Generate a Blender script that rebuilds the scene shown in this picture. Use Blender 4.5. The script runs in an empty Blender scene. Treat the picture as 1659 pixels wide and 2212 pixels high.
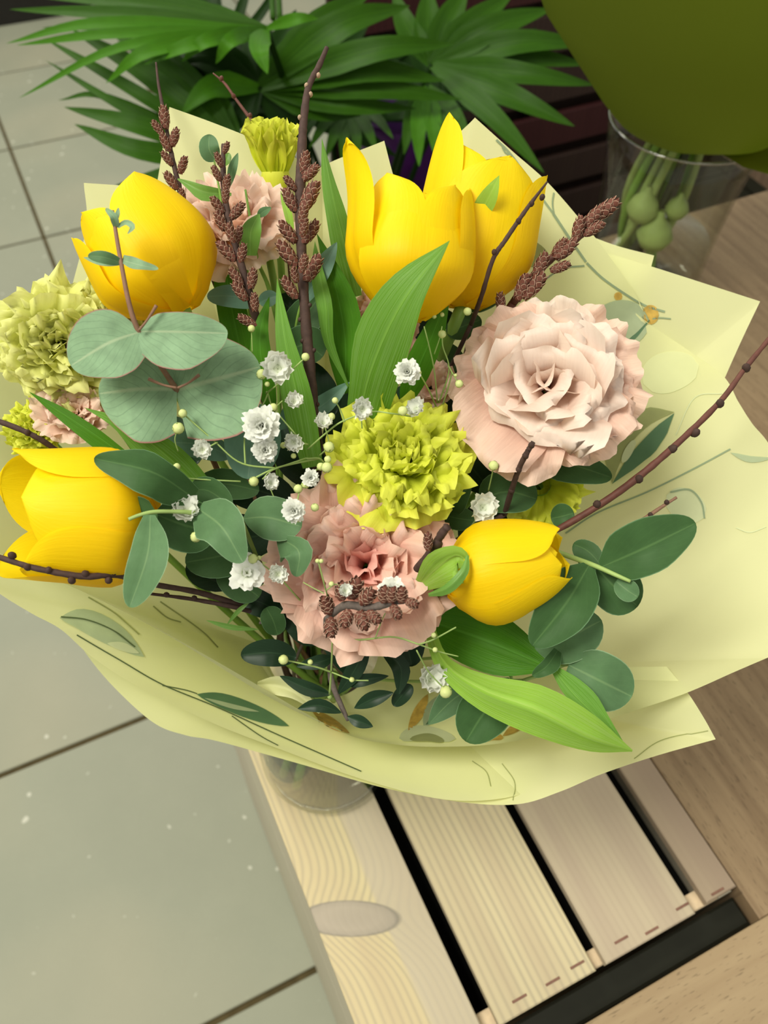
import bpy, math, random
import numpy as np
from mathutils import Vector, Matrix
from mathutils.bvhtree import BVHTree
from mathutils import noise as mnoise

# ------------------------------------------------------------------ camera, light, exposure
F_PX = 1803.0
PITCH = math.radians(53.0)
ROLL = math.radians(2.17)
TH = math.radians(27.13)            # yaw of the crate and of the floor tiles
CAM_Z = 1.28
CRATE_Z = 0.64
sc = bpy.context.scene
COL = sc.collection

_U = np.array([0, math.sin(PITCH), math.cos(PITCH)])
_X = np.array([1.0, 0, 0])
RIGHT = math.cos(ROLL) * _X + math.sin(ROLL) * _U
UP = -math.sin(ROLL) * _X + math.cos(ROLL) * _U
FWD = np.array([0, math.cos(PITCH), -math.sin(PITCH)])
EYE = np.array([0, 0, CAM_Z])

cam_data = bpy.data.cameras.new('camera')
cam = bpy.data.objects.new('camera', cam_data)
COL.objects.link(cam)
cam.matrix_world = Matrix((
    (RIGHT[0], UP[0], -FWD[0], 0), (RIGHT[1], UP[1], -FWD[1], 0),
    (RIGHT[2], UP[2], -FWD[2], CAM_Z), (0, 0, 0, 1)))
cam_data.sensor_width = 36.0
cam_data.lens = F_PX / 2212 * 36.0
cam_data.clip_start = 0.01
cam_data.dof.use_dof = True
cam_data.dof.focus_distance = 0.385
cam_data.dof.aperture_fstop = 11.0
sc.camera = cam

world = bpy.data.worlds.new('world')
sc.world = world
world.use_nodes = True
_bg = world.node_tree.nodes['Background']
_bg.inputs[0].default_value = (1.0, 0.985, 0.87, 1)
_bg.inputs[1].default_value = 0.50


def area(name, loc, target, size, power, col):
    d = bpy.data.lights.new(name, 'AREA')
    d.shape = 'RECTANGLE'
    d.size, d.size_y = size
    d.energy = power
    d.color = col
    o = bpy.data.objects.new(name, d)
    COL.objects.link(o)
    o.location = loc
    o.rotation_euler = (Vector(target) - Vector(loc)).to_track_quat('-Z', 'Y').to_euler()
    return o


area('ceiling_lamp', (-0.95, -0.15, 2.75), (0.0, 0.35, 0.9), (0.8, 0.8), 50, (1.0, 0.96, 0.84))
area('ceiling_lamp', (-1.6, 2.4, 2.9), (-1.2, 2.0, 0.0), (1.2, 0.6), 52, (1.0, 0.95, 0.84))
area('ceiling_lamp', (1.2, -0.6, 2.9), (0.6, 0.3, 0.4), (1.2, 0.6), 9, (1.0, 0.94, 0.82))

sc.view_settings.view_transform = 'Standard'
sc.view_settings.look = 'None'
sc.view_settings.gamma = 1.0
sc.view_settings.use_curve_mapping = False
sc.view_settings.exposure = 0.0

rng = random.Random(7)


# ------------------------------------------------------------------ geometry helpers
def Pn(x, y, d):
    return EYE + d * (((x - 829.5) / F_PX) * RIGHT + ((1106 - y) / F_PX) * UP + FWD)


def on_z(x, y, z):
    r = ((x - 829.5) / F_PX) * RIGHT + ((1106 - y) / F_PX) * UP + FWD
    return EYE + r * ((z - CAM_Z) / r[2])


A_DIR = np.array([-math.sin(TH), math.cos(TH), 0])
B_DIR = np.array([math.cos(TH), math.sin(TH), 0])


def ab(a, b, z):
    return a * A_DIR + b * B_DIR + np.array([0, 0, z])


def catmull(pts, n, ts=None):
    p = np.array(pts, float)
    if ts is None:
        ts = np.linspace(0, 1, n)
    if len(p) == 2:
        t = np.asarray(ts)[:, None]
        return p[0] * (1 - t) + p[1] * t
    ext = np.vstack([2 * p[0] - p[1], p, 2 * p[-1] - p[-2]])
    out = []
    m = len(p) - 1
    for i in range(n):
        g = ts[i] * m
        k = min(int(g), m - 1)
        t = g - k
        a, b, c, d = ext[k], ext[k + 1], ext[k + 2], ext[k + 3]
        out.append(0.5 * (2 * b + (c - a) * t + (2 * a - 5 * b + 4 * c - d) * t * t + (3 * b - a - 3 * c + d) * t ** 3))
    return np.array(out)


def mesh_from(name, verts, faces, uvs=None, mats=(), fmat=None, smooth=True):
    me = bpy.data.meshes.new(name)
    me.from_pydata([tuple(map(float, v)) for v in verts], [], faces)
    for m in mats:
        me.materials.append(m)
    if uvs is not None:
        ul = me.uv_layers.new(name='UVMap')
        li = np.empty(len(me.loops), dtype=np.int32)
        me.loops.foreach_get('vertex_index', li)
        ul.data.foreach_set('uv', np.asarray(uvs, dtype=np.float32)[li].ravel())
    if fmat is not None:
        me.polygons.foreach_set('material_index', fmat)
    if smooth:
        me.polygons.foreach_set('use_smooth', [True] * len(me.polygons))
    me.update()
    return me


def grid(P, wrap=False):
    """P: nv x nu x 3 -> verts, faces, uvs"""
    nv, nu = P.shape[:2]
    verts = P.reshape(-1, 3)
    faces = []
    for j in range(nv - 1):
        for i in range(nu if wrap else nu - 1):
            a = j * nu + i
            b = j * nu + (i + 1) % nu
            faces.append((a, b, b + nu, a + nu))
    uu, vv = np.meshgrid(np.linspace(0, 1, nu), np.linspace(0, 1, nv))
    return verts, faces, np.stack([uu.ravel(), vv.ravel()], 1)


class Acc:
    """collects several shapes into one mesh"""
    def __init__(self):
        self.v, self.f, self.uv, self.m = [], [], [], []

    def add(self, vfu, mi=0):
        v, f, uv = vfu
        o = len(self.v)
        self.v += [tuple(x) for x in v]
        self.f += [tuple(i + o for i in q) for q in f]
        self.uv += [tuple(x) for x in (uv if uv is not None else np.zeros((len(v), 2)))]
        self.m += [mi] * len(f)

    def mesh(self, name, mats, smooth=True):
        return mesh_from(name, self.v, self.f, self.uv, mats, self.m, smooth)


def root(name, label, cat, loc, group=None):
    o = bpy.data.objects.new(name, None)
    COL.objects.link(o)
    o.empty_display_size = 0.01
    o.location = tuple(map(float, loc))
    o['label'] = label
    o['category'] = cat
    if group:
        o['group'] = group
    return o


def origin_of(o):
    while o.parent:
        o = o.parent
    return np.array(o.location)


def part(name, vfu, mat, parent, label=None, smooth=True):
    """one mesh object; world coordinates in, stored relative to its thing"""
    v, f, uv = vfu
    v = np.asarray(v, float) - origin_of(parent)
    me = mesh_from(name, v, f, uv, [mat] if mat else (), None, smooth)
    o = bpy.data.objects.new(name, me)
    COL.objects.link(o)
    o.parent = parent
    if label:
        o['label'] = label
    return o


def place(name, me, M, parent):
    o = bpy.data.objects.new(name, me)
    COL.objects.link(o)
    o.parent = parent
    o.matrix_local = Matrix.Translation(-Vector(origin_of(parent))) @ M
    return o


def frame_of(origin, z, scale, roll=0.0, ref=None):
    z = Vector(z).normalized()
    r = Vector(ref if ref is not None else (0.13, 0.2, 0.97))
    if abs(r.normalized().dot(z)) > 0.98:
        r = Vector((1, 0, 0.1))
    x = r.cross(z).normalized()
    y = z.cross(x)
    R = Matrix((x, y, z)).transposed().to_4x4()
    sx, sy, sz = scale if hasattr(scale, '__len__') else (scale,) * 3
    return Matrix.Translation(Vector(origin)) @ R @ Matrix.Rotation(roll, 4, 'Z') @ Matrix.Diagonal((sx, sy, sz, 1))


def tube(pts, radii, sides=7, n=None, cap=True, bumps=0.0):
    n = n or max(4, 5 * len(pts))
    c = catmull(pts, n)
    rr = np.interp(np.linspace(0, 1, n), np.linspace(0, 1, len(radii)), radii)
    P = np.zeros((n, sides, 3))
    t = np.gradient(c, axis=0)
    ref = np.array([0.31, 0.2, 0.93])
    for i in range(n):
        ti = t[i] / (np.linalg.norm(t[i]) + 1e-12)
        x = np.cross(ref, ti)
        if np.linalg.norm(x) < 1e-3:
            x = np.cross([1, 0, 0], ti)
        x /= np.linalg.norm(x)
        y = np.cross(ti, x)
        r = rr[i] * (1 + bumps * (rng.random() - 0.3))
        for k in range(sides):
            a = 2 * math.pi * k / sides
            P[i, k] = c[i] + r * (math.cos(a) * x + math.sin(a) * y)
    v, f, uv = grid(P, wrap=True)
    if cap:
        f = list(f)
        f.append(tuple(range(sides))[::-1])
        f.append(tuple((n - 1) * sides + k for k in range(sides)))
    return v, f, uv


def ptube(pts, rpx, **k):
    """tube through points given as view direction + distance, radius in pixels at that distance"""
    P = [Pn(*p) for p in pts]
    rr = list(rpx) if hasattr(rpx, '__len__') else [rpx, rpx]
    dd = np.interp(np.linspace(0, 1, len(rr)), np.linspace(0, 1, len(pts)), [p[2] for p in pts])
    return tube(P, [r * d / F_PX for r, d in zip(rr, dd)], **k)


def lathe(prof, center, seg=40, axis=None, ref=None):
    """prof: (r, h) list"""
    center = np.array(center, float)
    z = np.array([0, 0, 1.0]) if axis is None else np.array(axis, float) / np.linalg.norm(axis)
    x = np.cross([0, 1, 0], z) if abs(z[1]) < 0.9 else np.cross([1, 0, 0], z)
    x /= np.linalg.norm(x)
    y = np.cross(z, x)
    P = np.zeros((len(prof), seg, 3))
    for j, (r, h) in enumerate(prof):
        for k in range(seg):
            a = 2 * math.pi * k / seg
            P[j, k] = center + h * z + r * (math.cos(a) * x + math.sin(a) * y)
    return grid(P, wrap=True)


def box_ab(a0, a1, b0, b1, z0, z1, bev=0.0008):
    """bevelled board aligned with the crate axes"""
    V, Fs, UVs = [], [], []
    da, db, dz = (a1 - a0) / 2, (b1 - b0) / 2, (z1 - z0) / 2
    ca, cb, cz = (a0 + a1) / 2, (b0 + b1) / 2, (z0 + z1) / 2
    bev = min(bev, da * .4, db * .4, dz * .4)
    rings = [(-dz, bev), (-dz + bev, 0), (dz - bev, 0), (dz, bev)]
    for z, s in rings:
        for sa, sb in ((-1, -1), (1, -1), (1, 1), (-1, 1)):
            a, b = ca + sa * (da - s), cb + sb * (db - s)
            V.append(ab(a, b, cz + z))
            UVs.append((a, b))
    Fs.append((0, 1, 2, 3))
    for j in range(3):
        for k in range(4):
            Fs.append((j * 4 + k, j * 4 + k + 4, j * 4 + (k + 1) % 4 + 4, j * 4 + (k + 1) % 4))
    Fs.append((12, 15, 14, 13))
    Fs = [tuple(reversed(q)) for q in Fs]
    return np.array(V), Fs, np.array(UVs)


PROF = {
    'lens': lambda t: math.sin(math.pi * t) ** 0.8,
    'oval': lambda t: max(0, 1 - (2 * t - 1) ** 2) ** 0.5,
    'round': lambda t: max(0, 1 - abs(2 * t - 1) ** 2.6) ** 0.55,
    'obov': lambda t: (max(0, 1 - abs(2 * t ** 1.25 - 1) ** 2.4)) ** 0.6 if t < 1 else 0,
    'ovate': lambda t: (math.sin(math.pi * t ** 0.72)) ** 0.85 if t < 1 else 0,
    'blade': lambda t: min(1, 0.3 + 2.2 * t) * (1 - t ** 2.6) ** 0.9,
    'tulip': lambda t: min(1, 0.55 + 1.1 * t) * (1 - t ** 2.8) ** 0.85,
    'strap': lambda t: min(1, .8 + t) * (1 - t ** 6),
}


def smooth1(q, ts):
    q = [float(x) for x in q]
    if len(q) < 3:
        return np.interp(ts, np.linspace(0, 1, len(q)), q)
    return np.maximum(0, catmull([(x, 0.0) for x in q], len(ts), ts)[:, 0])


def leaf_shape(pts, w, prof='lens', fold=0.25, tl=0.0, tr=0.0, n=15, m=7, wav=0.0, blunt=False):
    """leaf laid along a centre line; its two edges may lie nearer or farther than the line"""
    ts = 0.5 - 0.5 * np.cos(np.pi * np.linspace(0, 1, n)) if n > 14 else 1 - (1 - np.linspace(0, 1, n)) ** 1.5
    c = catmull(pts, n, ts)
    t2 = np.gradient(c[:, :2], axis=0)
    P = np.zeros((n, m, 3))
    if isinstance(w, tuple):
        wl = smooth1(w[0], ts)
        wr = smooth1(w[1], ts)
        if blunt:
            ws = []
            for q in w:
                q = list(q)
                if q[-1] <= 4:
                    q[-1] = q[-2] * .9
                f = smooth1(q, ts)
                t0 = 0.55
                k = np.clip((ts - t0) / (1 - t0), 0, 1)
                ws.append(f * np.maximum(0, 1 - k ** 2.3) ** .5)
            wl, wr = ws
    elif hasattr(w, '__len__'):
        wl = wr = np.interp(ts, np.linspace(0, 1, len(w)), w)
    else:
        wl = wr = w * np.array([PROF[prof](t) for t in ts])
    ph = rng.random() * 6
    for j in range(n):
        tx, ty = t2[j] / (np.linalg.norm(t2[j]) + 1e-9)
        lx, ly = ty, -tx
        for i in range(m):
            u = -1 + 2 * i / (m - 1)
            ww = wl[j] if u < 0 else wr[j]
            hw = ww * c[j, 2] / F_PX
            d = c[j, 2] + hw * ((tl if u < 0 else tr) * abs(u) + fold * (1 - abs(u)) ** 1.5)
            d += wav * hw * u * u * math.sin(ph + 9 * ts[j] + 2 * u)
            P[j, i] = Pn(c[j, 0] - lx * ww * u, c[j, 1] - ly * ww * u, d)
    return grid(P)


def lf(parent, mat, pts, w, prof='lens', fold=0.25, tl=0.0, tr=0.0, name='leaf', label=None, **k):
    if isinstance(w, tuple) and mat.name.startswith('eucalyptus'):
        k['blunt'] = True
    return part(name, leaf_shape(pts, w, prof, fold, tl, tr, **k), mat, parent, label)


# ------------------------------------------------------------------ materials
class N:
    def __init__(self, name):
        self.m = bpy.data.materials.new(name)
        self.m.use_nodes = True
        self.t = self.m.node_tree
        self.b = self.t.nodes['Principled BSDF']
        self.out = self.t.nodes['Material Output']

    def n(self, kind, **k):
        nd = self.t.nodes.new('ShaderNode' + kind)
        for a, v in k.items():
            setattr(nd, a, v)
        return nd

    def l(self, a, b):
        self.t.links.new(a, b)

    def setin(self, sock, v):
        if hasattr(v, 'is_output') or isinstance(v, bpy.types.NodeSocket):
            self.l(v, sock)
        else:
            sock.default_value = v

    def math(self, op, a, b=0.0, c=0.0):
        nd = self.n('Math', operation=op)
        self.setin(nd.inputs[0], a)
        self.setin(nd.inputs[1], b)
        if op in ('MULTIPLY_ADD', 'COMPARE', 'SMOOTH_MIN', 'SMOOTH_MAX', 'WRAP'):
            self.setin(nd.inputs[2], c)
        return nd.outputs[0]

    def mix(self, f, a, b):
        nd = self.n('Mix', data_type='RGBA')
        self.setin(nd.inputs[0], f)
        for s, v in ((nd.inputs[6], a), (nd.inputs[7], b)):
            self.setin(s, v if not isinstance(v, tuple) else (*v[:3], 1))
        return nd.outputs[2]

    def ramp(self, f, stops):
        nd = self.n('ValToRGB')
        e = nd.color_ramp.elements
        while len(e) < len(stops):
            e.new(0.5)
        for el, (p, c) in zip(e, stops):
            el.position = p
            el.color = (*c, 1) if hasattr(c, '__len__') else (c, c, c, 1)
        self.setin(nd.inputs[0], f)
        return nd.outputs[0]

    def uv(self):
        nd = self.n('UVMap')
        s = self.n('SeparateXYZ')
        self.l(nd.outputs[0], s.inputs[0])
        return nd.outputs[0], s.outputs[0], s.outputs[1]

    def mapped(self, vec, scale):
        nd = self.n('Mapping')
        self.l(vec, nd.inputs[0])
        nd.inputs[3].default_value = scale
        return nd.outputs[0]

    def noise(self, vec, scale, detail=3, rough=0.5):
        nd = self.n('TexNoise')
        if vec is not None:
            self.l(vec, nd.inputs['Vector'])
        nd.inputs['Scale'].default_value = scale
        nd.inputs['Detail'].default_value = detail
        nd.inputs['Roughness'].default_value = rough
        return nd.outputs['Fac']

    def obj(self):
        return self.n('TexCoord').outputs['Object']

    def bump(self, h, strength, dist=0.001):
        nd = self.n('Bump')
        nd.inputs['Strength'].default_value = strength
        nd.inputs['Distance'].default_value = dist
        self.l(h, nd.inputs['Height'])
        self.l(nd.outputs[0], self.b.inputs['Normal'])
        return nd.outputs[0]

    def finish(self, col, rough=0.5, trans=0.0, tcol=None, spec=0.4):
        self.setin(self.b.inputs['Base Color'], (*col, 1) if isinstance(col, tuple) else col)
        self.setin(self.b.inputs['Roughness'], rough)
        self.b.inputs['Specular IOR Level'].default_value = spec
        if trans > 0:
            tr = self.n('BsdfTranslucent')
            src = tcol if tcol is not None else col
            self.setin(tr.inputs[0], (*src, 1) if isinstance(src, tuple) else src)
            mx = self.n('MixShader')
            mx.inputs[0].default_value = trans
            self.l(self.b.outputs[0], mx.inputs[1])
            self.l(tr.outputs[0], mx.inputs[2])
            self.l(mx.outputs[0], self.out.inputs[0])
        return self.m


def plain(name, col, rough=0.5, trans=0.0, var=0.25, scale=60, spec=0.3):
    g = N(name)
    f = g.noise(g.obj(), scale)
    c = g.mix(f, tuple(x * (1 - var) for x in col), tuple(min(1, x * (1 + var)) for x in col))
    return g.finish(c, rough, trans, spec=spec)


def petal_mat(name, base, mid, edge, trans=0.35, streak=0.12, rough=0.55, nscale=(14, 1.3, 1), bump=0.25):
    g = N(name)
    uvv, u, v = g.uv()
    c = g.ramp(v, [(0.0, base), (0.45, mid), (1.0, edge)])
    s = g.noise(g.mapped(uvv, nscale), 3.0, 4, 0.6)
    dark = g.mix(s, tuple(x * (1 - 2.2 * streak) for x in mid), tuple(min(1, x * (1 + streak)) for x in edge))
    c = g.mix(0.3, c, dark)
    g.bump(s, bump, 0.0006)
    return g.finish(c, rough, trans, spec=0.25)


def leaf_mat(name, col, rib, trans=0.2, rough=0.45, veins=0.5, vcol=None, edge=None, parallel=False, spec=0.4, mottling=0.25, scale=90):
    """rib colour on the middle line, side veins or parallel streaks"""
    g = N(name)
    uvv, u, v = g.uv()
    au = g.math('ABSOLUTE', g.math('SUBTRACT', u, 0.5))
    mot = g.noise(g.obj(), scale, 4, 0.6)
    c = g.mix(mot, tuple(x * (1 - mottling) for x in col), tuple(x * (1 + mottling) for x in col))
    if parallel:
        s = g.noise(g.mapped(uvv, (26, 0.9, 1)), 2.0, 3)
        c = g.mix(g.math('MULTIPLY', g.ramp(s, [(0.35, 0.0), (0.68, 1.0)]), veins), c, vcol or rib)
        g.bump(s, 0.4, 0.0008)
    else:
        w = g.math('ADD', g.math('MULTIPLY', v, 9.0), g.math('MULTIPLY', au, -9.0))
        big = g.noise(g.obj(), 45, 2)
        w = g.math('ADD', w, g.math('MULTIPLY', big, 2.2))
        tri = g.math('ABSOLUTE', g.math('SUBTRACT', g.math('FRACT', w), 0.5))
        vn = g.ramp(tri, [(0.0, 1.0), (0.03, 0.4), (0.08, 0.0)])
        c = g.mix(g.math('MULTIPLY', vn, veins), c, vcol or rib)
    ribf = g.ramp(au, [(0.0, 1.0), (0.012, 0.8), (0.03, 0.0)])
    c = g.mix(g.math('MULTIPLY', ribf, 0.75), c, rib)
    if edge:
        ef = g.ramp(au, [(0.478, 0.0), (0.497, 1.0)])
        c = g.mix(ef, c, edge)
    return g.finish(c, rough, trans, spec=spec)


M_TULIP = petal_mat('tulip_petal', (0.90, 0.56, 0.0), (0.96, 0.71, 0.002), (0.98, 0.77, 0.006), trans=0.36, streak=0.06, rough=0.5, bump=0.3)
M_TLEAF = leaf_mat('tulip_leaf', (0.115, 0.30, 0.015), (0.24, 0.48, 0.08), 0.3, 0.40, 0.75, (0.25, 0.46, 0.13), parallel=True, scale=40, spec=0.15)
M_TLEAF_L = leaf_mat('tulip_leaf_pale', (0.30, 0.56, 0.045), (0.42, 0.64, 0.12), 0.35, 0.42, 0.6, (0.44, 0.64, 0.20), parallel=True, scale=40, spec=0.15)
M_TLEAF_D = leaf_mat('tulip_leaf_deep', (0.055, 0.19, 0.008), (0.1, 0.3, 0.03), 0.25, 0.38, 0.5, (0.10, 0.28, 0.02), parallel=True, scale=40, spec=0.15)
M_STEM = plain('green_stem', (0.20, 0.36, 0.06), 0.45, 0.1)
M_GSTEM = plain('fine_stem', (0.30, 0.42, 0.13), 0.5, 0.0)
M_LIS1 = petal_mat('pale_pink_petal', (0.78, 0.36, 0.25), (0.90, 0.65, 0.53), (0.93, 0.80, 0.70), 0.33, 0.14)
M_LIS1B = petal_mat('blush_outer_petal', (0.70, 0.26, 0.18), (0.83, 0.49, 0.38), (0.89, 0.66, 0.54), 0.3, 0.2, bump=0.5)
M_LIS2B = petal_mat('rosy_inner_petal', (0.66, 0.17, 0.15), (0.82, 0.36, 0.30), (0.90, 0.54, 0.46), 0.3, 0.12)
M_LIS2 = petal_mat('pink_petal', (0.74, 0.24, 0.19), (0.87, 0.50, 0.40), (0.91, 0.64, 0.52), 0.3, 0.16, bump=0.45)
M_LIS3 = petal_mat('peach_petal', (0.84, 0.54, 0.28), (0.89, 0.60, 0.45), (0.92, 0.72, 0.60), 0.35, 0.10)
M_GRN1 = petal_mat('lime_petal', (0.50, 0.64, 0.015), (0.71, 0.79, 0.03), (0.84, 0.87, 0.12), 0.4, 0.10)
M_GRN2 = petal_mat('pale_lime_petal', (0.60, 0.66, 0.07), (0.76, 0.79, 0.18), (0.87, 0.88, 0.36), 0.42, 0.10)
M_WHITE = petal_mat('white_petal', (0.70, 0.78, 0.50), (0.84, 0.86, 0.78), (0.90, 0.91, 0.86), 0.3, 0.03)
M_BUD = plain('bud_green', (0.27, 0.40, 0.09), 0.5, 0.1, 0.3, 900)
M_BUDW = plain('bud_white', (0.62, 0.69, 0.28), 0.5, 0.1, 0.1, 500)
M_E_SIL = leaf_mat('eucalyptus_silver', (0.21, 0.335, 0.195), (0.36, 0.45, 0.28), 0.12, 0.6, 0.75, (0.12, 0.21, 0.12), edge=(0.33, 0.13, 0.12), spec=0.12, scale=120, mottling=0.42)
M_E_GRN = leaf_mat('eucalyptus_green', (0.095, 0.185, 0.082), (0.17, 0.28, 0.125), 0.12, 0.5, 0.12, edge=(0.25, 0.38, 0.22), spec=0.12, scale=120)
M_E_DRK = leaf_mat('eucalyptus_dark', (0.047, 0.108, 0.035), (0.09, 0.18, 0.06), 0.1, 0.5, 0.15, edge=(0.14, 0.26, 0.13), spec=0.12, scale=120)
M_E_BLU = leaf_mat('eucalyptus_bluish', (0.11, 0.225, 0.155), (0.17, 0.30, 0.21), 0.1, 0.5, 0.2, spec=0.3, scale=120)
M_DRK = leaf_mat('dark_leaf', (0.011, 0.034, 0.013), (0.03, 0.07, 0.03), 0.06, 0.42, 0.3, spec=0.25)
M_HERB = leaf_mat('fresh_leaf', (0.14, 0.30, 0.05), (0.24, 0.42, 0.10), 0.25, 0.45, 0.2)
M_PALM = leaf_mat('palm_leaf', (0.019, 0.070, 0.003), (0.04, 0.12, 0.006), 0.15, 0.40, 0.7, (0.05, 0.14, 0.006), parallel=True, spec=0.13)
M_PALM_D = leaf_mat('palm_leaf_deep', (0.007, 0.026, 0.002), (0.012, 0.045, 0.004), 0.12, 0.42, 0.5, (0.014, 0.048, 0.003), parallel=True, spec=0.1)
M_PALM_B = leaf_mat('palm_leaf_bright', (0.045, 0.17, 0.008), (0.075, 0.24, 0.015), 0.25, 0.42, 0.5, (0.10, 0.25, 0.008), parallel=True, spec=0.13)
M_BARK = plain('dark_bark', (0.060, 0.034, 0.027), 0.75, 0, 0.5, 400)
M_BARK_R = plain('reddish_bark', (0.115, 0.042, 0.030), 0.6, 0, 0.4, 300)
M_BARK_G = plain('downy_bark', (0.13, 0.105, 0.09), 0.9, 0, 0.4, 700)
M_ESTEM = plain('eucalyptus_stem', (0.22, 0.12, 0.075), 0.6, 0, 0.3, 300)
M_CONE = plain('catkin_scale', (0.13, 0.042, 0.027), 0.7, 0, 0.45, 500)
M_CONE_E = plain('catkin_scale_rim', (0.40, 0.27, 0.19), 0.8, 0, 0.3, 500)
M_TIP = plain('pale_bud', (0.42, 0.30, 0.2), 0.8, 0, 0.3, 400)


def paper_mat(name, col, trans):
    g = N(name)
    f = g.noise(g.obj(), 7.0, 2)
    c = g.mix(f, tuple(x * 0.96 for x in col), tuple(min(1, x * 1.03) for x in col))
    fib = g.noise(g.obj(), 900, 2)
    g.bump(fib, 0.08, 0.0003)
    return g.finish(c, 0.62, trans, tcol=(col[0] * 1.0, col[1] * 0.98, col[2] * 0.8), spec=0.2)


M_PAPER = paper_mat('pale_paper', (0.80, 0.82, 0.455), 0.36)
M_OLIVE = paper_mat('olive_paper', (0.125, 0.170, 0.012), 0.45)


def print_mat(name, col, var=0.15):
    return plain(name, col, 0.6, 0.2, var, 120)


M_PR_G = print_mat('print_grey_green', (0.42, 0.50, 0.30))
M_PR_D = print_mat('print_deep_green', (0.10, 0.20, 0.10))
M_PR_O = print_mat('print_olive', (0.33, 0.36, 0.14))
M_PR_P = print_mat('print_pale', (0.62, 0.67, 0.40), 0.06)
M_PR_L = print_mat('print_line', (0.28, 0.36, 0.22))
M_PR_K = print_mat('print_dark_line', (0.10, 0.14, 0.06))
M_PR_GO = plain('print_gold', (0.55, 0.36, 0.07), 0.5, 0.1, 0.6, 260)


def glass_mat(name, tint, rim, ior=1.5, strength=1.0):
    """thin clear wall: mostly see-through, mirror-like and a little denser at grazing angles"""
    g = N(name)
    tr = g.n('BsdfTransparent')
    lw = g.n('LayerWeight')
    lw.inputs[0].default_value = 0.5
    c = g.mix(g.math('POWER', lw.outputs['Facing'], 1.6), tint, rim)
    g.l(c, tr.inputs[0])
    gl = g.n('BsdfGlossy')
    gl.inputs['Roughness'].default_value = 0.03
    gl.inputs[0].default_value = (1, 1, 1, 1)
    mx = g.n('MixShader')
    f5 = g.math('POWER', lw.outputs['Facing'], 3.5)
    g.l(g.math('MULTIPLY_ADD', f5, 0.45 * strength, 0.025 * strength), mx.inputs[0])
    g.l(tr.outputs[0], mx.inputs[1])
    g.l(gl.outputs[0], mx.inputs[2])
    g.l(mx.outputs[0], g.out.inputs[0])
    return g.m


M_GLASS = glass_mat('clear_glass', (0.975, 0.985, 0.975), (0.80, 0.82, 0.76))
M_WATER = glass_mat('water', (0.97, 0.975, 0.95), (0.90, 0.91, 0.84), 1.2, .6)


def wood_mat(name, col, dark, along='a', freq=120.0, knot=None, streak=0.5, rough=0.6, patches=None):
    """UV holds board coordinates in metres (along, across)"""
    g = N(name)
    uvv, a, b = g.uv()
    if along == 'b':
        a, b = b, a
    comb = g.n('CombineXYZ')
    g.l(g.math('MULTIPLY', a, 1.0), comb.inputs[0])
    g.l(g.math('MULTIPLY', b, 14.0), comb.inputs[1])
    vec = comb.outputs[0]
    warp = g.noise(vec, 3.0, 2)
    warp2 = g.noise(vec, 11.0, 3)
    s = g.math('ADD', b, g.math('MULTIPLY', warp, 0.0045))
    if knot:
        ka, kb, ra, rb = knot
        sh_ = g.math('MULTIPLY', g.math('SUBTRACT', b, kb), 0.42)
        da = g.math('DIVIDE', g.math('ADD', g.math('SUBTRACT', a, ka), sh_), ra)
        db = g.math('DIVIDE', g.math('SUBTRACT', b, kb), rb)
        d2 = g.math('ADD', g.math('MULTIPLY', da, da), g.math('MULTIPLY', db, db))
        bulge = g.math('MULTIPLY', g.math('POWER', 2.718, g.math('MULTIPLY', d2, -0.28)), 0.02)
        s = g.math('ADD', s, bulge)
    w = g.math('SINE', g.math('ADD', g.math('MULTIPLY', s, freq * 6.283), g.math('MULTIPLY', warp2, 1.5)))
    line = g.ramp(g.math('MULTIPLY_ADD', w, 0.5, 0.5), [(0.0, 0.0), (0.55, 0.25), (1.0, 1.0)])
    c = g.mix(g.math('MULTIPLY', line, streak), col, dark)
    tone = g.noise(vec, 2.2, 2)
    c = g.mix(g.math('MULTIPLY', g.ramp(tone, [(0.42, 0.0), (0.62, 1.0)]), 0.55), c, tuple(x * y for x, y in zip(col, (0.78, 0.72, 0.78))))
    if patches:
        pm = g.ramp(g.math('ADD', g.math('MULTIPLY', b, 10.0), g.math('MULTIPLY', warp, 0.12)), [(patches * 10 + .03, 0.0), (patches * 10 + .065, 0.75)])
        c = g.mix(pm, c, (0.47, 0.41, 0.315))
    if knot:
        kf = g.ramp(d2, [(0.82, 1.0), (1.0, 0.0)])
        ring = g.ramp(g.math('ADD', d2, g.math('MULTIPLY', warp2, 0.3)), [(0.0, 0.75), (0.45, 0.9), (0.85, 0.65), (1.05, 0.0)])
        kc = g.mix(ring, (0.24, 0.215, 0.175), (0.40, 0.345, 0.275))
        c = g.mix(kf, c, kc)
    fine = g.noise(g.mapped(vec, (6, 30, 1)), 40, 2)
    c = g.mix(g.math('MULTIPLY', fine, 0.16), c, dark)
    g.bump(line, 0.12, 0.0004)
    return g.finish(c, rough, spec=0.25)


def beech_mat(name, col, dark, along):
    g = N(name)
    uvv, a, b = g.uv()
    if along == 'b':
        a, b = b, a
    comb = g.n('CombineXYZ')
    g.l(a, comb.inputs[0])
    g.l(g.math('MULTIPLY', b, 16.0), comb.inputs[1])
    f1 = g.noise(comb.outputs[0], 6, 3)
    band = g.ramp(f1, [(0.35, 0.0), (0.7, 1.0)])
    c = g.mix(band, col, dark)
    comb2 = g.n('CombineXYZ')
    g.l(g.math('MULTIPLY', a, 9.0), comb2.inputs[0])
    g.l(g.math('MULTIPLY', b, 60.0), comb2.inputs[1])
    fl = g.noise(comb2.outputs[0], 12, 1)
    c = g.mix(g.ramp(fl, [(0.63, 0.0), (0.70, 0.55)]), c, tuple(x * 0.45 for x in dark))
    return g.finish(c, 0.45, spec=0.3)


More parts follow.
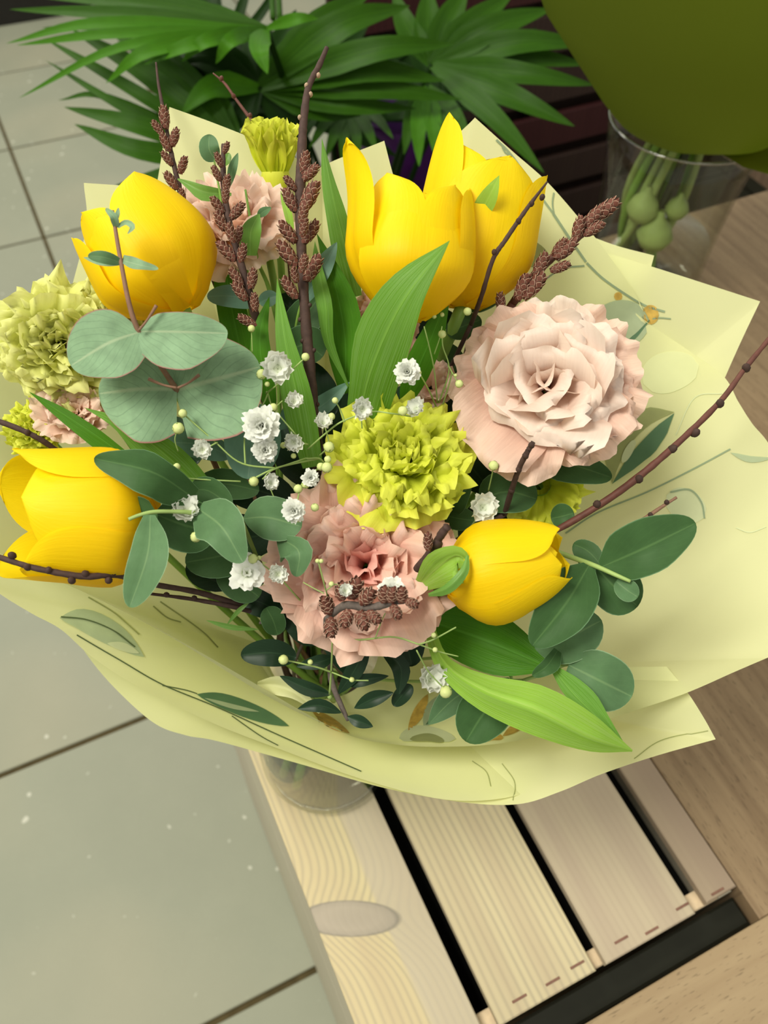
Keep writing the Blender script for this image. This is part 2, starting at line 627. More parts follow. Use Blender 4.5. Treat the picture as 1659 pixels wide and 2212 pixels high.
# ------------------------------------------------------------------ floor
g = N('floor_tile')
_o = g.obj()
_f = g.noise(_o, 5.0, 4, 0.6)
_c = g.mix(_f, (0.250, 0.268, 0.200), (0.34, 0.352, 0.265))
_s = g.noise(_o, 160.0, 2)
_c = g.mix(g.math('MULTIPLY', _s, 0.35), _c, (0.27, 0.28, 0.21))
_f2 = g.noise(_o, 2.0, 2)
_c = g.mix(g.ramp(_f2, [(0.5, 0.0), (0.75, 0.35)]), _c, (0.42, 0.37, 0.25))
_sp = g.noise(_o, 55.0, 0)
_c = g.mix(g.ramp(_sp, [(0.80, 0.0), (0.83, 0.8)]), _c, (0.6, 0.6, 0.5))
g.bump(_s, 0.06, 0.001)
M_TILE = g.finish(_c, 0.5, spec=0.3)
M_GROUT = plain('grout', (0.085, 0.066, 0.030), 0.9, 0, 0.5, 60, 0.1)

TS = 0.35117 * CAM_Z                         # tile spacing
A0 = 0.15239 * CAM_Z                         # one joint across
B0 = 0.0245 * CAM_Z
TH_T = TH - math.radians(0.48 * 57.2958 / 57.2958) * 0
floor_o = bpy.data.objects.new('floor', mesh_from('floor', [ab(a, b, -0.004) for a, b in ((-2, -4), (6, -4), (6, 4), (-2, 4))] +
                               [ab(a, b, -0.06) for a, b in ((-2, -4), (6, -4), (6, 4), (-2, 4))],
                               [(0, 3, 2, 1), (4, 5, 6, 7), (0, 1, 5, 4), (1, 2, 6, 5), (2, 3, 7, 6), (3, 0, 4, 7)], None, [M_GROUT], None, False))
COL.objects.link(floor_o)
floor_o['kind'] = 'structure'
floor_o['label'] = 'grey-green ceramic tile floor with dark brown grout joints'
_h = TS / 2
_j = 0.0042
_tv, _tf, _tuv = box_ab(-_h + _j, _h - _j, -_h + _j, _h - _j, -0.012, 0.0, 0.0012)
tile_me = mesh_from('tile', _tv, _tf, _tuv, [M_TILE], None, False)
for ia in range(-6, 13):
    for ib in range(-9, 12):
        p = ab(A0 + (ia + .5) * TS, B0 + (ib + .5) * TS, 0)
        sx = p[0]
        if p[1] < -0.9 or p[1] > 4.6 or abs(p[0]) > 1.7 + 0.6 * max(0, p[1]):
            continue
        o = bpy.data.objects.new('tile', tile_me)
        COL.objects.link(o)
        o.parent = floor_o
        o.location = (p[0], p[1], 0.0003 * rng.random())

# ------------------------------------------------------------------ crate
S = CAM_Z - CRATE_Z
M_PINE = [wood_mat('pine_slat_knotty', (0.60, 0.51, 0.295), (0.40, 0.35, 0.235), freq=190, knot=(0.1165, 0.045, 0.0135, 0.034), streak=0.75, patches=0.069),
          wood_mat('pine_slat_pale', (0.57, 0.49, 0.305), (0.40, 0.345, 0.235), freq=175, streak=0.8),
          wood_mat('pine_slat_plain', (0.48, 0.405, 0.285), (0.42, 0.35, 0.25), freq=190, streak=0.5),
          wood_mat('pine_slat_brown', (0.35, 0.275, 0.19), (0.33, 0.255, 0.18), freq=160, streak=0.4)]
M_PINE_S = wood_mat('pine_side', (0.60, 0.565, 0.42), (0.44, 0.41, 0.30), freq=120, streak=0.5)
M_PINE_E = plain('pine_end_grain', (0.60, 0.47, 0.31), 0.8, 0, 0.35, 120)
M_STAPLE = plain('rusty_staple', (0.20, 0.10, 0.07), 0.6, 0, 0.3, 500)

CA0, CA1 = 0.0240 * S, 0.0240 * S + 0.455
crate = root('pine_crate', 'pale pine slatted crate under the glass vase, turned bottom up', 'crate', ab((CA0 + CA1) / 2, 0.16, 0))
slb = [(0.0345, 0.1512), (0.1683, 0.2874), (0.3010, 0.4197), (0.4385, 0.4800)]
for (b0, b1), m, da in zip(slb, M_PINE, (0, 0, 0.0, 0.006)):
    part('slat', box_ab(CA0 + da * 0.3, CA1, b0 * S, b1 * S, CRATE_Z - 0.009, CRATE_Z, 0.0009), m, crate, smooth=False)
CB0, CB1 = slb[0][0] * S + .001, slb[-1][1] * S - .001
for k in range(4):
    zt = CRATE_Z - 0.0092 - k * 0.158
    zb = zt - 0.156
    part('side_board', box_ab(CA0 + 0.001, CA1, CB0, CB0 + 0.012, zb, zt), M_PINE_S, crate, smooth=False)
    part('side_board', box_ab(CA0 + 0.001, CA1, CB1 - 0.012, CB1, zb, zt), M_PINE_S, crate, smooth=False)
    part('end_board', box_ab(CA0 + 0.0012, CA0 + 0.0130, CB0 + 0.0125, CB1 - 0.0125, zb, zt), M_PINE_E, crate, smooth=False)
    part('end_board', box_ab(CA1 - 0.0120, CA1, CB0 + 0.0125, CB1 - 0.0125, zb, zt), M_PINE_E, crate, smooth=False)
part('gap_shade_panel', box_ab(CA0 + .0135, CA1 - .0125, CB0 + .013, CB1 - .013, CRATE_Z - .050, CRATE_Z - .046), plain('gap_shade_black', (.010, .010, .009), .9, spec=.05), crate, smooth=False)  # black panel added so the gaps between slats read as deep shade
for (x, y) in ((1122, 2157), (1194, 2120), (1247, 2084), (1342, 2030), (1408, 2010), (1474, 1958), (1550, 1926)):
    p = on_z(x, y, CRATE_Z)
    a, b = p @ A_DIR, p @ B_DIR
    part('staple', box_ab(a - 0.0008, a + 0.0008, b - 0.0055, b + 0.0055, CRATE_Z - 0.0004, CRATE_Z + 0.0006, 0.0003), M_STAPLE, crate, smooth=False)

# ------------------------------------------------------------------ beech tables around the crate
M_BEECH = beech_mat('beech_top', (0.29, 0.205, 0.118), (0.185, 0.122, 0.068), 'a')
M_BEECH2 = beech_mat('beech_bench_top', (0.37, 0.275, 0.16), (0.31, 0.22, 0.125), 'b')
pb = on_z(1300, 512, CRATE_Z)
AB1 = pb @ A_DIR
bt = root('beech_table', 'brown beech table right of the pine crate, carrying the flared glass vase', 'table', ab(0.5, 0.7, 0))
TB0 = CB1 + 0.0025
part('tabletop', box_ab(-0.0075, AB1, TB0, 1.15, CRATE_Z - 0.0235, CRATE_Z - 0.0015), M_BEECH, bt, smooth=False)
part('side_panel', box_ab(0.0, AB1 - 0.02, TB0 + 0.004, TB0 + 0.022, 0, CRATE_Z - 0.0235), M_BEECH, bt, smooth=False)
part('side_panel', box_ab(0.0, AB1 - 0.02, 1.12, 1.138, 0, CRATE_Z - 0.0235), M_BEECH, bt, smooth=False)
fb = root('beech_bench', 'light beech bench across the near end of the pine crate', 'bench', ab(-0.2, 0.6, 0))
part('bench_top', box_ab(-0.38, -0.0121 * S, 0.06, 1.15, CRATE_Z - 0.0235, CRATE_Z - 0.001), M_BEECH2, fb, smooth=False)
part('side_panel', box_ab(-0.37, -0.03, 0.07, 0.088, 0, CRATE_Z - 0.0235), M_BEECH2, fb, smooth=False)
part('side_panel', box_ab(-0.37, -0.03, 1.12, 1.138, 0, CRATE_Z - 0.0235), M_BEECH2, fb, smooth=False)
part('edge_rail', box_ab(-0.0070, CA0 - 0.0025, 0.07, TB0 - 0.003, CRATE_Z - 0.10, CRATE_Z - 0.012, 0.002), plain('black_rail', (.012, .0125, .008), .6, spec=.15), fb, smooth=False)
part('back_panel', box_ab(-0.028, -0.012, 0.09, 1.118, 0, CRATE_Z - 0.0235), M_BEECH2, fb, smooth=False)

# ------------------------------------------------------------------ glass vase under the bouquet
VX = np.array([-0.038, 0.243, CRATE_Z])
vase = root('glass_vase', 'clear round glass vase on the crate below the pale paper', 'vase', VX)
VR, VH = 0.0505, 0.165
outer = [(0.0, 0.0005), (0.030, 0.0005), (0.044, 0.0008), (0.0485, 0.003), (0.0505, 0.010), (0.0505, 0.10), (0.0505, VH), (0.0490, VH + 0.0015)]
inner = [(0.0475, VH), (0.0475, 0.10), (0.0475, 0.016), (0.045, 0.012), (0.030, 0.0105), (0.0, 0.010)]
part('glass_wall', lathe(outer + inner, VX, 64), M_GLASS, vase)
M_FOOT = glass_mat('glass_foot', (0.93, 0.94, 0.91), (0.6, 0.62, 0.56), strength=4.0)
_g = M_FOOT.node_tree
_n = _g.nodes.new('ShaderNodeTexNoise')
_n.inputs['Scale'].default_value = 70
_b = _g.nodes.new('ShaderNodeBump')
_b.inputs['Strength'].default_value = 1.0
_b.inputs['Distance'].default_value = 0.004
_g.links.new(_n.outputs['Fac'], _b.inputs['Height'])
for _q in _g.nodes:
    if _q.type == 'BSDF_GLOSSY':
        _g.links.new(_b.outputs[0], _q.inputs['Normal'])
        _q.inputs['Roughness'].default_value = 0.10
part('glass_foot', lathe([(0, .0092), (.016, .0095), (.030, .0085), (.040, .0070), (.0455, .0045), (.0460, .0035), (.040, .003)], VX, 64), M_FOOT, vase)
part('glass_rim', lathe([(VR - .0016 + .0012 * math.cos(a * math.pi / 5), VH + .0012 * math.sin(a * math.pi / 5)) for a in range(11)], VX, 64), M_FOOT, vase)
part('water', lathe([(0.0, 0.0110), (0.030, 0.0113), (0.0448, 0.0128), (0.0472, 0.017), (0.0472, 0.085), (0.0, 0.085)], VX, 64), M_WATER, vase)

NECK_H = 0.185
NECK = VX + np.array([0.004, -0.004, NECK_H])
_stem_i = [0]


def stem_to_vase(parent, top, r, mat, deep=None, name='stem', toward=None):
    """a stem from the flower base through the neck of the vase"""
    k = _stem_i[0]
    _stem_i[0] += 1
    ang = k * 2.39996
    rad = 0.030 * math.sqrt((k % 23 + 0.5) / 23)
    nk = NECK + np.array([rad * math.cos(ang), rad * math.sin(ang), 0.0])
    a2 = ang + 2.6
    zz = 0.0135 if deep else 0.055 + 0.02 * (k % 3)
    rb = 0.036 if deep else 0.028
    bt_ = VX + np.array([rb * math.cos(a2), rb * math.sin(a2), zz])
    if deep and deep is not True:
        bt_ = np.array(deep)
    top = np.array(top, float)
    mid = nk * 0.55 + top * 0.45 + (toward if toward is not None else np.array([0, 0, -0.012]))
    return part(name, tube([top, mid, nk, bt_], [r, r, r * 1.05, r * 1.05], 8, 18), mat, parent)


# ------------------------------------------------------------------ wrapping paper
def dense(outline, per=10):
    """outline of (x, y, d[, corner]) -> smooth between corners, sharp at corners"""
    segs, cur = [], [outline[0][:3]]
    for p in outline[1:]:
        cur.append(p[:3])
        if len(p) > 3:
            segs.append(cur)
            cur = [p[:3]]
    if len(cur) > 1:
        segs.append(cur)
    out = []
    for s in segs:
        q = catmull(s, (len(s) - 1) * per + 1)
        out += list(q if not out else q[1:])
    return np.array(out)


SHEETS = []


def sheet(label, outline, neck_r=0.034, neck_h=NECK_H, bulge=0.0, rows=22, name='wrapping_paper', wave=0.0, mat=None, cx=NECK, per=10, power=1.0):
    o2 = dense(outline, per)
    rim = np.array([Pn(*p) for p in o2])
    n = len(rim)
    ce = np.array([cx[0], cx[1], CRATE_Z + neck_h])
    az = np.arctan2(rim[:, 1] - ce[1], rim[:, 0] - ce[0])
    az = np.unwrap(az)
    ne = np.stack([ce[0] + neck_r * np.cos(az), ce[1] + neck_r * np.sin(az), np.full(n, ce[2])], 1)
    P = np.zeros((rows, n, 3))
    for j in range(rows):
        t = j / (rows - 1)
        tr = t ** power
        p = ne * (1 - t) + rim * t
        out = rim - ne
        hz = out.copy()
        hz[:, 2] = 0
        hz /= np.linalg.norm(hz, axis=1)[:, None] + 1e-9
        dn = hz * 0.75 + np.array([0, 0, -0.66])
        p = p + dn * (bulge * math.sin(math.pi * t ** power))
        if wave:
            ph = np.linspace(0, 1, n) * 17
            p = p + np.array([0, 0, 1.0]) * (wave * t * (1 - t) * 4 * np.sin(ph + 2.2 * t))[:, None]
        P[j] = p
    r = root(name, label, 'wrapping paper', NECK, 'pale printed paper sheets around the bouquet')
    v, f, uv = grid(P)
    part('sheet', (v, f, uv), mat or M_PAPER, r)
    r_bvh = BVHTree.FromPolygons([tuple(x) for x in v], f)
    SHEETS.append((r, r_bvh))
    return r, r_bvh


def hit(x, y, off=0.0005):
    """where the line of sight first meets any paper sheet"""
    d = Vector(Pn(x, y, 1.0) - EYE).normalized()
    best = None
    for r, bvh in SHEETS:
        loc, nrm, idx, dist = bvh.ray_cast(Vector(EYE), d)
        if loc is not None and (best is None or dist < best[0]):
            best = (dist, loc, nrm, r)
    if best is None:
        return None, None
    _, loc, nrm, r = best
    if nrm.dot(d) > 0:
        nrm = -nrm
    return np.array(loc + nrm * off), r


def print_leaf(sh, pts, w, prof, mat, name='printed_leaf', n=14, m=7, off=0.0005):
    r = sh[0]
    owners = {}
    c = catmull([(p[0], p[1], 0) for p in pts], n)
    t2 = np.gradient(c[:, :2], axis=0)
    P = np.zeros((n, m, 3))
    for j in range(n):
        tx, ty = t2[j] / (np.linalg.norm(t2[j]) + 1e-9)
        t = j / (n - 1)
        if isinstance(w, tuple):
            wl, wr = (float(np.interp(t, np.linspace(0, 1, len(q)), q)) for q in w)
        else:
            wl = wr = w * (PROF[prof](t) if prof else 1)
        for i in range(m):
            u = -1 + 2 * i / (m - 1)
            ww = wl if u < 0 else wr
            q, ow = hit(c[j, 0] - ty * ww * u, c[j, 1] + tx * ww * u, off)
            if q is None:
                return None
            owners[ow] = owners.get(ow, 0) + 1
            P[j, i] = q
    r = max(owners, key=owners.get)
    return part(name, grid(P), mat, r)


def print_line(sh, pts, wpx, mat, n=None, off=0.0005):
    n = n or 8 * len(pts)
    return print_leaf(sh, pts, (([wpx, wpx]), ([wpx, wpx * .8])), None, mat, 'printed_line', n, 2, off)


K = True
s_backleft = sheet('pale paper sheet rising to a tall corner behind the upper left catkins',
                   [(300, 600, .452), (335, 420, .432), (366, 231, .418, K), (460, 265, .420), (560, 305, .424), (640, 342, .43), (720, 400, .445)], neck_h=.20)
s_left2 = sheet('pale paper corner standing up behind the upper left tulip',
                [(150, 640, .442), (186, 490, .428), (181, 395, .420, K), (280, 402, .424), (350, 410, .428), (430, 430, .436)], neck_h=.198)
s_mid = sheet('pale paper corner between the tall catkin branch and the large tulip',
              [(620, 410, .446), (700, 357, .438), (830, 304, .428, K), (850, 380, .434), (880, 470, .445), (900, 540, .45)], neck_h=.196)
s_right0 = sheet('small pale paper corner peeping out below the flared vase',
                 [(1250, 500, .468), (1330, 530, .466), (1413, 552, .464, K), (1402, 600, .466), (1390, 700, .47)], neck_h=.18, neck_r=.040)
s_backright = sheet('pale paper sheet rising to a corner behind the yellow tulip pair',
                    [(900, 470, .455), (955, 332, .434), (1026, 254, .425, K), (1105, 325, .430), (1180, 391, .434), (1250, 470, .44), (1310, 545, .446), (1380, 650, .456), (1420, 760, .464)], neck_h=.19, neck_r=.035)
s_right = sheet('pale paper sheet with a pointed corner at the right of the bouquet',
                [(1200, 540, .464), (1300, 546, .461), (1402, 574, .458), (1642, 651, .450, K), (1602, 735, .452), (1565, 818, .455), (1530, 900, .462), (1500, 1000, .47)], neck_h=.186, neck_r=.037)
s_main = sheet('broad pale paper sheet sweeping from the right round the front of the bouquet',
               [(1300, 610, .462), (1390, 690, .456), (1480, 752, .451), (1562, 812, .446), (1595, 868, .443), (1625, 915, .440), (1665, 965, .437), (1735, 1090, .430), (1752, 1250, .423), (1660, 1420, .413, K),
                (1590, 1450, .412), (1485, 1496, .410), (1380, 1532, .412), (1240, 1575, .414), (1080, 1606, .417), (960, 1613, .420), (860, 1609, .423), (760, 1590, .418), (650, 1535, .413), (560, 1482, .410),
                (420, 1402, .406), (260, 1316, .402), (110, 1245, .396), (-20, 1180, .390), (-90, 1060, .390), (-80, 900, .400), (-20, 775, .416), (60, 700, .43), (170, 640, .444)],
               neck_h=.184, bulge=0.006, rows=30, wave=0.0015)
s_band = sheet('pale paper sheet folded along the lower left of the bouquet, printed with long leaves',
               [(-90, 1150, .402), (-60, 1235, .405), (0, 1283, .409), (70, 1326, .415), (132, 1360, .420), (200, 1420, .427), (300, 1484, .433), (460, 1562, .436), (620, 1624, .435), (760, 1676, .431), (900, 1716, .426), (1000, 1730, .424), (1100, 1722, .426), (1200, 1690, .433)],
               neck_h=.188, neck_r=.036, bulge=0.002, rows=26)
s_front = sheet('pale paper sheet hanging lowest in front with a corner over the beech table',
                [(170, 1300, .444), (149, 1338, .440, K), (178, 1400, .443), (240, 1478, .447), (330, 1560, .449), (400, 1588, .449), (470, 1601, .447), (640, 1648, .442), (830, 1702, .434), (1000, 1733, .428), (1120, 1737, .424), (1210, 1710, .420), (1300, 1672, .416), (1420, 1632, .413), (1546, 1597, .411, K),
                 (1520, 1550, .413), (1484, 1494, .416), (1440, 1440, .425)],
                neck_h=.180, neck_r=.038, bulge=0.002, rows=26)

part('rolled_lip', leaf_shape([(556, 1478, .424), (600, 1482, .414), (640, 1500, .412), (690, 1540, .418)], ([6, 22, 20, 3], [8, 20, 12, 2]), None, fold=.9, tl=-.3, n=18, m=11), M_PAPER, s_main[0])
# prints on the paper
print_line(s_backright, [(1072, 302), (1105, 336), (1150, 400), (1195, 462)], 2.6, M_PR_L)
print_line(s_backright, [(1085, 318), (1092, 330), (1106, 337)], 2, M_PR_L)
print_line(s_backright, [(1196, 416), (1193, 440), (1197, 468)], 1.8, M_PR_L)
print_line(s_backright, [(1195, 462), (1230, 515), (1265, 566)], 3.0, M_PR_L)
print_line(s_right, [(1267, 568), (1300, 600), (1345, 632), (1392, 660), (1436, 674)], 2.6, M_PR_L)
print_line(s_right, [(1262, 574), (1215, 580), (1175, 605), (1150, 622)], 2.0, M_PR_L)
print_line(s_right, [(1405, 690), (1425, 687), (1449, 689)], 1.8, M_PR_L)
print_leaf(s_right, [(1275, 712), (1340, 700), (1402, 690)], 52, 'oval', M_PR_G)
print_leaf(s_right, [(1335, 752), (1370, 735), (1404, 692)], ([2, 10, 2], [0, 0, 0]), None, M_PR_D)
print_leaf(s_right, [(1388, 682), (1405, 680), (1423, 680)], 21, 'oval', M_PR_GO, 'printed_gold_dot')
print_leaf(s_right, [(1326, 641), (1335, 640), (1344, 640)], 9, 'oval', M_PR_GO, 'printed_gold_dot', off=.0004)
print_leaf(s_right, [(1085, 560), (1130, 545), (1186, 565)], 30, 'oval', M_PR_O)
print_leaf(s_main, [(1322, 1044), (1345, 975), (1400, 915), (1457, 890)], ([0, 34, 44, 30, 0], [0, 6, 4, 4, 0]), None, M_PR_O)
print_leaf(s_main, [(1322, 1046), (1362, 985), (1412, 930), (1457, 892)], ([0, 2, 2, 2, 0], [0, 24, 36, 26, 0]), None, M_PR_D, off=.0008)
print_leaf(s_main, [(1345, 1000), (1358, 975), (1372, 950)], 9, 'oval', M_PR_P, off=.0011)
print_line(s_main, [(1222, 1152), (1290, 1108), (1400, 1062), (1500, 1012), (1578, 970)], 1.9, M_PR_L)
print_leaf(s_main, [(1576, 970), (1620, 968), (1668, 965)], 24, 'oval', M_PR_P, off=.0004)
print_leaf(s_main, [(1578, 978), (1620, 992), (1668, 990)], 7, 'lens', M_PR_G)
print_line(s_main, [(1580, 962), (1620, 944), (1668, 941)], 1.6, M_PR_K)
print_leaf(s_main, [(1440, 1070), (1480, 1090), (1522, 1118)], 34, 'oval', M_PR_P, off=.0004)
print_line(s_main, [(1448, 1063), (1490, 1058), (1515, 1085), (1522, 1120)], 2.0, M_PR_L, off=.0008)
print_leaf(s_main, [(1390, 830), (1440, 805), (1510, 790)], 44, 'oval', print_mat('print_ghost', (0.71, 0.745, 0.40), .04), off=.0003)
for q in ([(1460, 940), (1500, 860), (1560, 850)], [(1590, 1140), (1620, 1150), (1655, 1138)]):
    print_line(s_main, q, 1.2, M_PR_P)
print_leaf(s_band, [(128, 1336), (180, 1340), (250, 1375), (311, 1420)], 27, 'lens', M_PR_G)
print_leaf(s_band, [(230, 1390), (265, 1398), (300, 1412)], 9, 'lens', M_PR_P, off=.0008)
print_line(s_band, [(130, 1334), (185, 1340), (240, 1362), (290, 1398)], 1.6, M_PR_K, off=.0008)
print_leaf(s_band, [(100, 1330), (115, 1340), (132, 1352)], 8, 'oval', M_PR_GO, 'printed_gold_leaf')
print_line(s_band, [(165, 1372), (260, 1428), (350, 1480), (470, 1530), (620, 1598), (780, 1668)], 1.5, M_PR_K)
print_line(s_band, [(350, 1482), (400, 1492), (425, 1500)], 1.3, M_PR_K)
print_leaf(s_band, [(424, 1501), (480, 1515), (560, 1545), (624, 1570)], 18, 'lens', M_PR_D)
print_leaf(s_band, [(440, 1510), (500, 1528), (560, 1540)], 5, 'lens', M_PR_G, off=.0008)
print_line(s_band, [(500, 1548), (560, 1590), (600, 1612)], 1.2, M_PR_K)
for q in ([(1020, 1645), (1050, 1668), (1060, 1700)], [(1085, 1650), (1112, 1690), (1108, 1730)], [(1370, 1640), (1430, 1600), (1530, 1578)]):
    print_line(s_front, q, 1.0, M_PR_O)
print_leaf(s_main, [(862, 1597), (910, 1585), (985, 1598)], 17, 'oval', M_PR_P)
print_leaf(s_main, [(885, 1600), (925, 1596), (960, 1604)], 9, 'oval', M_PR_O, off=.0008)
print_leaf(s_main, [(672, 1535), (710, 1560), (755, 1586)], 11, 'lens', M_PR_GO, 'printed_gold_leaf')
print_leaf(s_main, [(925, 1500), (905, 1540), (882, 1580)], 12, 'lens', M_PR_GO, 'printed_gold_leaf')
print_leaf(s_main, [(1045, 1602), (1062, 1592), (1088, 1596)], 9, 'oval', M_PR_GO, 'printed_gold_leaf')
print_leaf(s_main, [(1086, 1592), (1120, 1570), (1165, 1545)], 10, 'lens', M_PR_GO, 'printed_gold_leaf')
print_leaf(s_main, [(915, 1570), (950, 1530), (1010, 1500)], 24, 'lens', M_PR_G)
print_leaf(s_main, [(920, 1568), (955, 1545), (1005, 1535)], 8, 'lens', M_PR_D, off=.0008)
for q in ([(190, 1290), (240, 1320), (270, 1345), (300, 1372)], [(330, 1310), (360, 1335), (390, 1345)], [(345, 1300), (430, 1360), (470, 1400)]):
    print_line(s_main, q, 1.6, M_PR_O)


# ------------------------------------------------------------------ tulips
def tulip(label, base, tip, R, petals, stem_r=0.0032, twist=0.0, deep=None, close=0.28, belly=0.5):
    b, t = Pn(*base), Pn(*tip)
    ax = t - b
    L = np.linalg.norm(ax)
    ax = ax / L
    e1 = EYE - b
    e1 -= ax * (e1 @ ax)
    e1 /= np.linalg.norm(e1)
    e2 = np.cross(ax, e1)
    r = root('tulip', label, 'flower', b, 'yellow tulips in the bouquet')
    nu, nv = 15, 22
    for pi, (th, ln, w, rs, fl) in enumerate(petals):
        th = math.radians(th)
        P = np.zeros((nv, nu, 3))
        sd = rng.random() * 50
        for j in range(nv):
            v = 1 - (1 - j / (nv - 1)) ** 1.9
            if v < belly:
                rr = 0.10 + 0.90 * math.sin(math.pi / 2 * v / belly) ** 0.85
            else:
                s = (v - belly) / (1 - belly)
                rr = 1 - close * s ** 1.8 + fl * s ** 2.4
            rr *= R * rs
            z = L * ln * (0.35 * v + 0.65 * v ** 1.25)
            sh = (0.30 + 0.70 * math.sin(math.pi / 2 * min(1, v / 0.48)))
            if v > 0.48:
                s = (v - 0.48) / 0.52
                sh *= max(0.0, 1 - s ** 2.7) ** 0.5
            hw = R * w * sh
            rc = max(rr, 0.62 * R)
            for i in range(nu):
                u = -1 + 2 * i / (nu - 1)
                an = u * hw / rc
                # the petal curves about a circle of radius rc touching the flower's own circle
                x = rr + rc * (math.cos(an) - 1)
                y = rc * math.sin(an)
                rib = 0.03 * R * math.exp(-(u / 0.16) ** 2) * math.sin(math.pi * min(1, v * 1.1))
                x += -rib + 0.035 * R * v * mnoise.noise(Vector((u * 1.6 + sd, v * 3, sd)))
                zz = z * (1 - 0.04 * u * u * v)
                d1 = math.cos(th) * e1 + math.sin(th) * e2
                d2 = -math.sin(th) * e1 + math.cos(th) * e2
                P[j, i] = b + ax * zz + d1 * x + d2 * y
        part('petal', grid(P), M_TULIP, r)
    stem_to_vase(r, b + ax * 0.003, stem_r, M_STEM, deep)
    return r


#            theta  len  halfwidth radius flare
T2 = tulip('large open yellow tulip at the centre with one petal bent out to the left', (878, 690, .372), (905, 395, .372), .0292,
           [(-64, 1.17, .52, 1.04, .45), (8, .80, 1.02, 1.0, .0), (92, 1.0, .85, .98, .06), (-48, .97, .95, .93, -.04), (52, .93, .8, .95, -.02), (150, 1.05, .95, .92, .0), (-150, 1.08, .95, .92, .05)], close=.26, deep=tuple(on_z(612, 1672, CRATE_Z + 0.0135)))
T3 = tulip('yellow tulip behind the large central one, its tallest petal upright', (1000, 665, .402), (1052, 345, .400), .0300,
           [(-58, 1.20, .62, .95, .06), (20, .90, 1.0, 1.0, .12), (88, .95, .9, 1.02, .16), (-38, .98, .9, .95, .02), (150, 1.02, .95, .95, .1), (-150, 1.0, .95, .95, .05)], close=.2, deep=tuple(on_z(792, 1695, CRATE_Z + 0.0135)))
T1 = tulip('yellow tulip at the upper left, leaning left over the lime flowers', (402, 672, .378), (252, 440, .374), .0282,
           [(-78, .92, .62, 1.05, .16), (-28, .86, .85, .98, .06), (42, 1.03, 1.0, 1.06, .0), (105, .98, .9, .98, .0), (-150, 1.02, .95, .94, .0), (-52, 1.0, .8, .90, .04)], close=.30, deep=tuple(on_z(640, 1698, CRATE_Z + 0.0135)))
T4 = tulip('biggest yellow tulip at the left edge, opening sideways out of the picture', (345, 1120, .372), (-28, 1108, .348), .0300,
           [(-62, .80, .95, 1.03, .02), (18, .80, 1.0, 1.02, -.08), (82, .88, .9, 1.02, .10), (150, 1.0, .95, .98, .1), (-118, .98, .95, .98, .1), (-10, .75, .8, .96, -.05)], close=.2, belly=.42)
T5 = tulip('compact closed yellow tulip low at the right, pointing right', (962, 1262, .366), (1232, 1196, .352), .0228,
           [(-62, .98, .92, 1.0, .05), (22, .93, 1.05, 1.0, -.10), (88, .97, .95, .98, -.05), (150, .97, .95, .95, -.1), (-130, .97, .95, .95, -.05), (-12, .92, .7, .85, -.1)], close=.50, belly=.46)

# tulip leaves (parts of their tulips)
lf(T2, M_TLEAF, [(770, 930, .392), (800, 800, .362), (868, 655, .338), (972, 519, .334)], ([26, 36, 62, 48, 0], [52, 66, 62, 34, 0]), None, fold=.10, tl=.15, tr=.25, n=22, m=9)
lf(T2, M_TLEAF_D, [(870, 880, .40), (905, 790, .385), (940, 710, .378), (972, 620, .376)], 30, 'ovate', .1, tr=.3)
lf(T2, M_TLEAF, [(772, 640, .408), (742, 520, .404), (716, 410, .402), (695, 298, .402)], ([28, 30, 24, 16, 0], [10, 20, 20, 10, 0]), None, .12, tl=.1, tr=.5, n=20)
lf(T2, M_TLEAF_D, [(745, 850, .402), (745, 730, .392), (722, 610, .388), (684, 503, .390)], ([12, 38, 32, 16, 0], [8, 32, 40, 20, 0]), None, .35, n=22, m=9)
lf(T2, M_TLEAF, [(752, 835, .396), (710, 740, .388), (704, 660, .380), (690, 590, .384), (680, 520, .388)], ([2, 10, 20, 18, 0], [2, 12, 14, 10, 0]), None, -.2, tl=.1, n=22)
lf(T3, M_TLEAF_L, [(1022, 520, .384), (1040, 460, .374), (1062, 415, .366), (1079, 378, .364)], ([8, 20, 22, 14, 0], [8, 16, 20, 12, 0]), None, .25)
lf(T1, M_TLEAF, [(668, 1010, .392), (640, 850, .376), (615, 730, .370), (598, 600, .372)], ([14, 34, 26, 16, 0], [30, 34, 26, 14, 0]), None, .18, n=20)
lf(T1, M_TLEAF_D, [(590, 900, .388), (568, 800, .382), (562, 720, .380), (582, 640, .380)], 24, 'ovate', .2)
lf(T1, M_TLEAF_D, [(530, 800, .41), (505, 690, .405), (490, 600, .402), (478, 540, .40)], 32, 'strap', .2)
lf(T4, M_TLEAF, [(450, 1075, .388), (360, 985, .368), (270, 920, .358), (181, 880, .356)], ([26, 40, 38, 14, 0], [26, 34, 26, 12, 0]), None, .2, n=20)
lf(T4, M_TLEAF_D, [(270, 985, .386), (200, 935, .384), (130, 890, .384), (62, 846, .386)], ([28, 24, 14, 0], [10, 14, 12, 0]), None, .25)
lf(T5, M_TLEAF_D, [(905, 1335, .404), (985, 1360, .398), (1080, 1395, .388), (1180, 1440, .380)], ([18, 55, 70, 52, 20], [14, 50, 66, 60, 14]), None, .35, n=20, m=9)
lf(T5, M_TLEAF_L, [(922, 1335, .384), (960, 1430, .372), (1045, 1490, .352), (1160, 1532, .340), (1275, 1592, .343), (1366, 1622, .352)],
   ([10, 14, 34, 52, 44, 2], [10, 22, 42, 56, 32, 2]), None, -.55, tl=.5, tr=.35, n=30, m=11)
lf(T5, M_TLEAF, [(1195, 1445, .368), (1240, 1500, .362), (1290, 1550, .358), (1352, 1612, .354)], ([10, 30, 34, 18, 0], [6, 16, 14, 12, 0]), None, .3, n=18)
